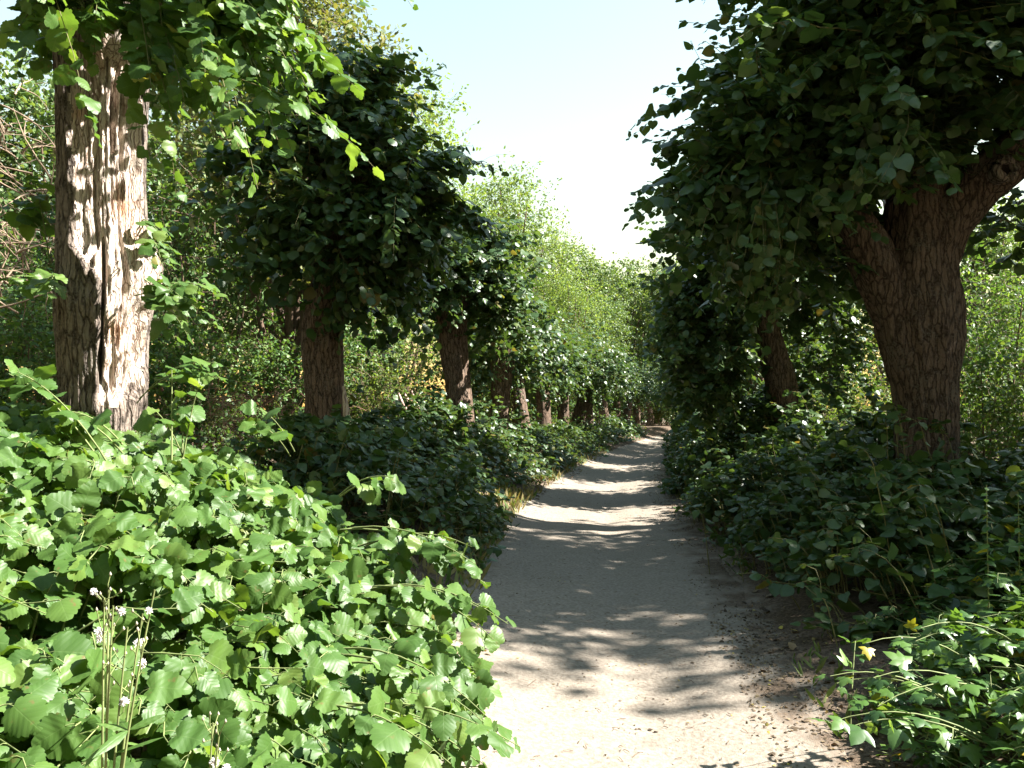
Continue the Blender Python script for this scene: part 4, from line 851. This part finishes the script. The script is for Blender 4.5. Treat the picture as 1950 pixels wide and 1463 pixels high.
# ------------------------------------------------------------------ woods behind
def wood_tree(name, H, R, z0, lobes, per, nl, size, mat, seed, label, cat, group, T=T_FAR, stems=1, spread=0.32, lobe_r=0.42, feather=0.0, tm=M_BROWN, rt=None):
    """a crown of leafy sprays in irregular lobes on a trunk with limbs; unit built at the origin"""
    r = np.random.default_rng(seed); t = thing(name, (0, 0, 0), label, cat, group)
    LB = []
    for i in range(lobes):
        a = i * 2.399 + r.uniform(-0.4, 0.4); f = (i + 0.5) / lobes; z = z0 + (H - z0) * (0.08 + 0.84 * f)
        prof = math.sin(math.pi * min(1, 0.2 + 0.72 * f)) ** 0.6
        rad = R * prof * (0.3 + 0.6 * r.random()) * (1 - lobe_r * 0.5)
        LB.append((math.cos(a) * rad, math.sin(a) * rad, z, R * lobe_r * r.uniform(0.7, 1.25)))
    LB = np.array(LB); G = Geo(); r0 = rt or H * 0.016
    top = LB[:, 2].max()
    P = 10
    if stems == 1:
        tz = np.linspace(-0.15, 1, P) * top * 0.93
        tr = np.stack([0.25 * np.sin(np.linspace(0, 2.4, P) + seed), 0.2 * np.cos(np.linspace(0, 2.0, P) + seed * 2), tz], -1); tr -= tr[0] * np.array([1, 1, 0])
        V, _, _ = trunk_grid([(*tr[i], r0 * (1.15 - 0.95 * i / (P - 1))) for i in range(P)], 40, 18, seed, 0.06, 0.06); add_grid(G, V)
    limbs = []
    for x, y, z, q in LB:
        zs = max(0.05, z * r.uniform(0.35, 0.72)) if stems == 1 else -0.05
        if stems == 1: i = min(P - 1, int(zs / (top * 0.93) * (P - 1))); a = tr[i]
        else: a = np.array([x * 0.25 + r.normal() * 0.1, y * 0.25 + r.normal() * 0.1, zs])
        c = np.array([x, y, z]); limbs.append(bez(a[None], ((a + c) / 2 + np.array([x * 0.12, y * 0.12, -0.06 * q + (0.4 if stems > 1 else 0)]))[None], c[None], 8)[0])
    add_tubes(G, np.array(limbs), np.linspace(r0 * 0.5, r0 * 0.12, 8)[None], 6, 0)
    part('trunk', G, [tm], t)
    G = Geo(); n = lobes * per
    li = np.repeat(np.arange(lobes), per); d = unit(r.normal(size=(n, 3))); rr = r.random(n) ** 0.45
    nz = 1 + 0.3 * fbm(d[:, 0] * 2 + li, d[:, 1] * 2, d[:, 2] * 2, seed, 2)
    st = LB[li, :3] + d * (LB[li, 3] * rr * nz)[:, None] * np.array([1, 1, 0.85])
    L = spread * R ** 0.5 * r.uniform(0.6, 1.5, n)
    S = grow(st, unit(d + np.array([0, 0, 0.25 + feather]) + 0.5 * r.normal(size=(n, 3))), L, 0.5, 5, 0.15, r)
    add_tubes(G, S, np.linspace(0.006, 0.002, 5)[None], 3, 1)
    k = np.repeat(np.arange(n), nl); tt = r.random(len(k)) * 4; i = np.minimum(tt.astype(int), 3); p = S[k, i] + (S[k, i+1] - S[k, i]) * (tt - i)[:, None] + r.normal(size=(len(k), 3)) * size * 0.5
    a = unit(S[k, 4] - S[k, 0]) * 0.5 + r.normal(size=(len(k), 3)) * 0.7 - np.array([0, 0, 0.25])
    add_leaves(G, p, a, np.array([0, 0, 0.7]) + 0.3 * SUNV + 0.55 * r.normal(size=(len(k), 3)), size * r.uniform(0.6, 1.2, len(k)), T, 0, None, r)
    part('crown', G, [mat, tm], t)
    return t
gW = "trees of the wood behind the avenue"; gS = "shrubs of the undergrowth behind the avenue"
sA = wood_tree('shrub', 3.2, 1.7, 0.3, 12, 60, 10, 0.075, M_SHRUB, 1101, 'x', 'shrub', gS, stems=6, spread=0.3)
sB = wood_tree('shrub', 2.2, 1.5, 0.2, 10, 60, 9, 0.065, M_SHRUBY, 1111, 'x', 'shrub', gS, T_OVA, stems=6, spread=0.28)
sC = wood_tree('shrub', 4.6, 2.0, 0.5, 15, 60, 9, 0.085, M_SHRUB, 1121, 'x', 'shrub', gS, T_OVA, stems=5, spread=0.34)
tA = wood_tree('woodland_tree', 9.5, 3.0, 2.0, 24, 60, 9, 0.13, M_OAK, 1131, 'x', 'tree', gW, spread=0.36, lobe_r=0.36)
tB = wood_tree('robinia_tree', 14, 3.6, 2.5, 26, 64, 12, 0.16, M_ROB, 1141, 'x', 'tree', gW, T_OVA, spread=0.5, lobe_r=0.32, feather=0.3)
tC = wood_tree('woodland_tree', 14, 3.8, 2.5, 26, 64, 11, 0.17, M_OAK, 1151, 'x', 'tree', gW, spread=0.45, lobe_r=0.34)
tD = wood_tree('seeding_tree', 10.5, 2.6, 3.5, 26, 90, 12, 0.12, M_SEED, 1161, 'x', 'tree', gW, T_OVA, spread=0.36, lobe_r=0.38)
def put(p, px, Y, rz, sc, lab, grp=None):
    x = (px - 975) / F * Y; place(p, (x, Y, float(gz(lc_of(x, Y), Y)) - 0.05), rz, sc, label=lab, group=grp or p['group'])
for a in [(sA, 30, 10.5, 0.3, 0.85, "dark green shrub at the left picture edge behind the bare twigs"), (sC, -60, 13.5, 1.0, 1.0, "tall shrub at the far left edge, sunlit on top"),
          (sA, 330, 12.0, 2.0, 0.8, "bright shrub just right of the wounded trunk"), (sC, 400, 14.5, 3.0, 1.15, "tall dense shrub between the first and second trunks"),
          (sA, 520, 14.0, 4.0, 0.75, "shadowy shrub left of the second trunk, behind brown stems"), (sC, 200, 15.0, 4.4, 1.15, "tall shrub directly behind the wounded trunk"),
          (sB, 740, 17.5, 0.5, 0.95, "yellow-green shrub between the second and third trunks"), (sB, 790, 21.0, 2.5, 1.3, "larger yellowish shrub farther back between second and third trunks"),
          (sA, 680, 20.0, 5.0, 1.1, "green shrub close to the right of the second trunk"), (sB, 905, 23.0, 1.5, 1.0, "pale sunny shrub right of the third trunk"),
          (sA, 960, 30.0, 1.2, 1.2, "shrub behind the fourth lime of the left row"), (sB, 1262, 62.0, 3.5, 1.7, "bright yellow-green bush where the path disappears"),
          (sA, 985, 33.0, 0.4, 1.3, "green shrub behind the fifth lime of the left row"), (sA, 1030, 38.0, 1.9, 1.35, "green shrub behind the sixth lime of the left row"),
          (sA, 1078, 43.0, 3.1, 1.4, "green shrub behind the strongly curved trunk"), (sA, 1118, 49.0, 4.4, 1.45, "green shrub just right of the strongly curved trunk, farther back"),
          (sA, 1152, 54.0, 5.2, 1.5, "green shrub behind the middle of the far left row"), (sA, 1182, 60.0, 0.9, 1.5, "green shrub behind the far end of the left row"),
          (sA, 1225, 63.0, 5.0, 1.6, "dark bush beside the farthest lime of the left row"), (sA, 1292, 61.0, 2.6, 1.5, "green bush on the inside of the path's bend"),
          (sA, 1330, 58.0, 4.6, 1.5, "green bush under the farthest lime of the right row"), (sA, 1290, 70.0, 0.0, 1.8, "dark bush closing the end of the path"), (sC, 1240, 70.0, 2.0, 1.4, "tall bush behind the end of the left row"),
          (sC, 1900, 15.0, 0.8, 0.95, "leafy shrub at the right edge behind the forked lime"), (sB, 1640, 16.5, 2.2, 0.8, "low sunny yellow-green shrub left of the forked trunk"),
          (sB, 1740, 19.0, 4.2, 1.1, "yellow-green shrub showing beyond the forked trunk"), (sA, 1560, 21.0, 1.1, 1.0, "green shrub between second and third trunks on the right"),
          (sA, 1860, 11.5, 3.1, 0.75, "green shrub close behind the forked trunk on its right"), (sC, 1500, 27.0, 0.4, 1.1, "tall shrub behind the third lime of the right row"),
          (sB, 1940, 19.0, 5.3, 1.4, "sunny pale shrub at the right picture edge farther back")]: put(*a)
for a in [(tA, 90, 19.0, 0.0, 1.0, "woodland tree rising behind the wounded trunk"), (tA, 330, 21.0, 2.0, 1.05, "woodland tree filling the gap right of the wounded trunk"), (tA, -150, 17.0, 4.0, 1.0, "woodland tree at the far left edge"),
          (tA, 520, 24.0, 1.0, 1.0, "woodland tree hidden behind the second lime's crown"), (tA, 690, 29.0, 3.0, 0.9, "woodland tree between the second and third limes"),
          (tD, 545, 15.5, 0.0, 0.97, "tall tree with brownish seed clusters at the top left of the sky"),
          (tB, 745, 36.0, 0.5, 1.22, "feathery robinia just showing right of the second lime's crown"), (tB, 880, 44.0, 2.0, 0.95, "pale robinia behind the third lime's crown"),
          (tB, 955, 47.0, 3.4, 1.12, "tallest pale robinia with thin twigs against the sky"), (tB, 1035, 50.0, 5.0, 0.93, "pale robinia in the middle of the far group"),
          (tB, 1090, 46.0, 1.2, 0.66, "lower pale robinia at the right of the far group"), (tC, 1120, 62.0, 0.3, 1.0, "dark tree right of the pale robinias"),
          (tC, 1185, 66.0, 2.3, 0.98, "dark tree in the middle of the far gap"), (tC, 1250, 70.0, 4.3, 1.05, "dark tree at the right of the far gap, partly see-through"),
          (tC, 1320, 64.0, 1.3, 0.95, "dark tree behind the far end of the right row"), (tC, 1145, 50.0, 5.5, 0.62, "lower dark tree above the far left limes"), (tC, 1210, 78.0, 3.0, 0.9, "dark tree above the bend of the path"),
          (tC, 1420, 48.0, 0.9, 0.8, "woodland tree behind the right row, half way down"), (tA, 1560, 33.0, 1.9, 1.0, "woodland tree behind the second trunk on the right"),
          (tA, 1880, 24.0, 2.9, 0.8, "sunny woodland tree seen right of the forked trunk"), (tB, 1990, 27.0, 0.1, 0.62, "pale tree at the right picture edge under the overhanging crown"), (tA, 1720, 30.0, 4.9, 0.8, "woodland tree straight behind the forked trunk")]: put(*a)
tE = wood_tree('woodland_tree', 14.5, 2.7, 6.8, 20, 80, 10, 0.12, M_OAK, 1171, 'x', 'tree', gW, spread=0.36, lobe_r=0.4)
for x, Y, p, sc, lab in ((5.6, 10.9, tE, 1.0, "tall slender woodland tree hidden behind the massive forked lime"), (9.6, 8.6, tA, 1.05, "woodland tree beyond the right picture edge, level with the forked lime"),
                         (12.0, 7.0, tA, 1.1, "woodland tree beyond the right picture edge, behind the dim thicket"), (15.0, 9.0, tA, 1.2, "woodland tree deep in the wood beyond the right picture edge")):
    place(p, (x, Y, float(gz(lc_of(x, Y), Y)) - 0.05), x, sc, label=lab, group=gW)
for x, Y, sc, lab in ((-5.6, -3.0, 0.95, "tree of the wood behind the camera on the left"), (-8.8, 1.0, 1.1, "tree of the wood beside the camera on the left"), (-9.5, 6.0, 1.1, "tree of the wood left of the wounded lime"),
                      (3.6, -4.6, 0.95, "tree of the wood behind the camera on the right"), (-1.8, -9.0, 1.2, "tree of the wood behind the camera where the path comes from"), (8.0, -2.6, 1.0, "tree of the wood beside the camera on the right"),
                      (2.5, -12.0, 1.3, "tree far behind the camera"), (-7.5, -8.5, 1.2, "tree of the wood far back on the left behind the camera"), (14.5, 4.0, 0.8, "tree of the wood far right of the camera")):
    place(tA, (x, Y, float(gz(lc_of(x, Y), Y)) - 0.05), x * 1.7, sc, label=lab, group=gW)

# bare and dead wood in the undergrowth
def brush(name, pts, n, length, mat, label, cat, seed, droop=0.4, rad=0.007, up=0.6, child=2):
    r = np.random.default_rng(seed); pts = np.asarray(pts, float); b = pts[r.integers(len(pts), size=n)] + r.normal(size=(n, 3)) * 0.15
    d = r.normal(size=(n, 3)); d[:, 2] = np.abs(d[:, 2]) * up
    S = grow(b, d, length * r.uniform(0.5, 1.3, n), droop, 8, 0.16, r); G = Geo(); add_tubes(G, S, np.linspace(rad, rad * 0.3, 8)[None], 5, 0)
    q = np.repeat(np.arange(n), child); i = r.integers(2, 7, len(q)); b2 = S[q, i]; S2 = grow(b2, unit(unit(S[q, 7] - S[q, 0]) + 0.9 * r.normal(size=(len(q), 3))), length * r.uniform(0.15, 0.5, len(q)), 0.3, 8, 0.2, r)
    add_tubes(G, S2, np.linspace(rad * 0.55, rad * 0.2, 8)[None], 4, 0)
    c = pts.mean(0); return single(name, G, [mat], c, label, cat)
brush('dead_shrub', [at(20, 500, 9.0), at(60, 420, 9.2), at(-20, 560, 8.8), at(40, 330, 9.4), at(0, 230, 9.3)], 46, 1.0, M_DEAD, "tangle of bare tan branches at the left picture edge", 'dead shrub', 1201, 0.3, 0.013, 0.5, 4)
brush('brushwood', [at(430, 770, 10.8), at(490, 800, 11.2), at(540, 780, 11.6), at(470, 820, 10.6)], 90, 0.9, M_RED, "heap of dry reddish-brown stems left of the second trunk", 'brushwood', 1202, 1.6, 0.006, 1.0, 2)
brush('brushwood', [at(740, 830, 14.0), at(800, 830, 14.2), at(700, 850, 13.6)], 70, 0.9, M_RED, "heap of dry brown stems between the second and third trunks", 'brushwood', 1203, 1.3, 0.006, 1.0, 2)
G = Geo(); Q = [at(770, 748, 14.2), at(778, 770, 14.1), at(790, 790, 14.0), at(806, 812, 13.9)]
for k, off in enumerate(np.linspace(-0.12, 0.12, 9)):
    q = np.array(Q) + np.array([off, (k % 3) * 0.03, abs(off) * 0.4 - (k % 4) * 0.06]); add_tubes(G, catmull(q, 8)[None], np.linspace(0.016, 0.03, 8)[None], 6, 0)
single('broken_trunk', G, [M_SPL], at(800, 830, 14.0), "splintered pinkish broken trunk between the second and third limes", 'broken trunk')
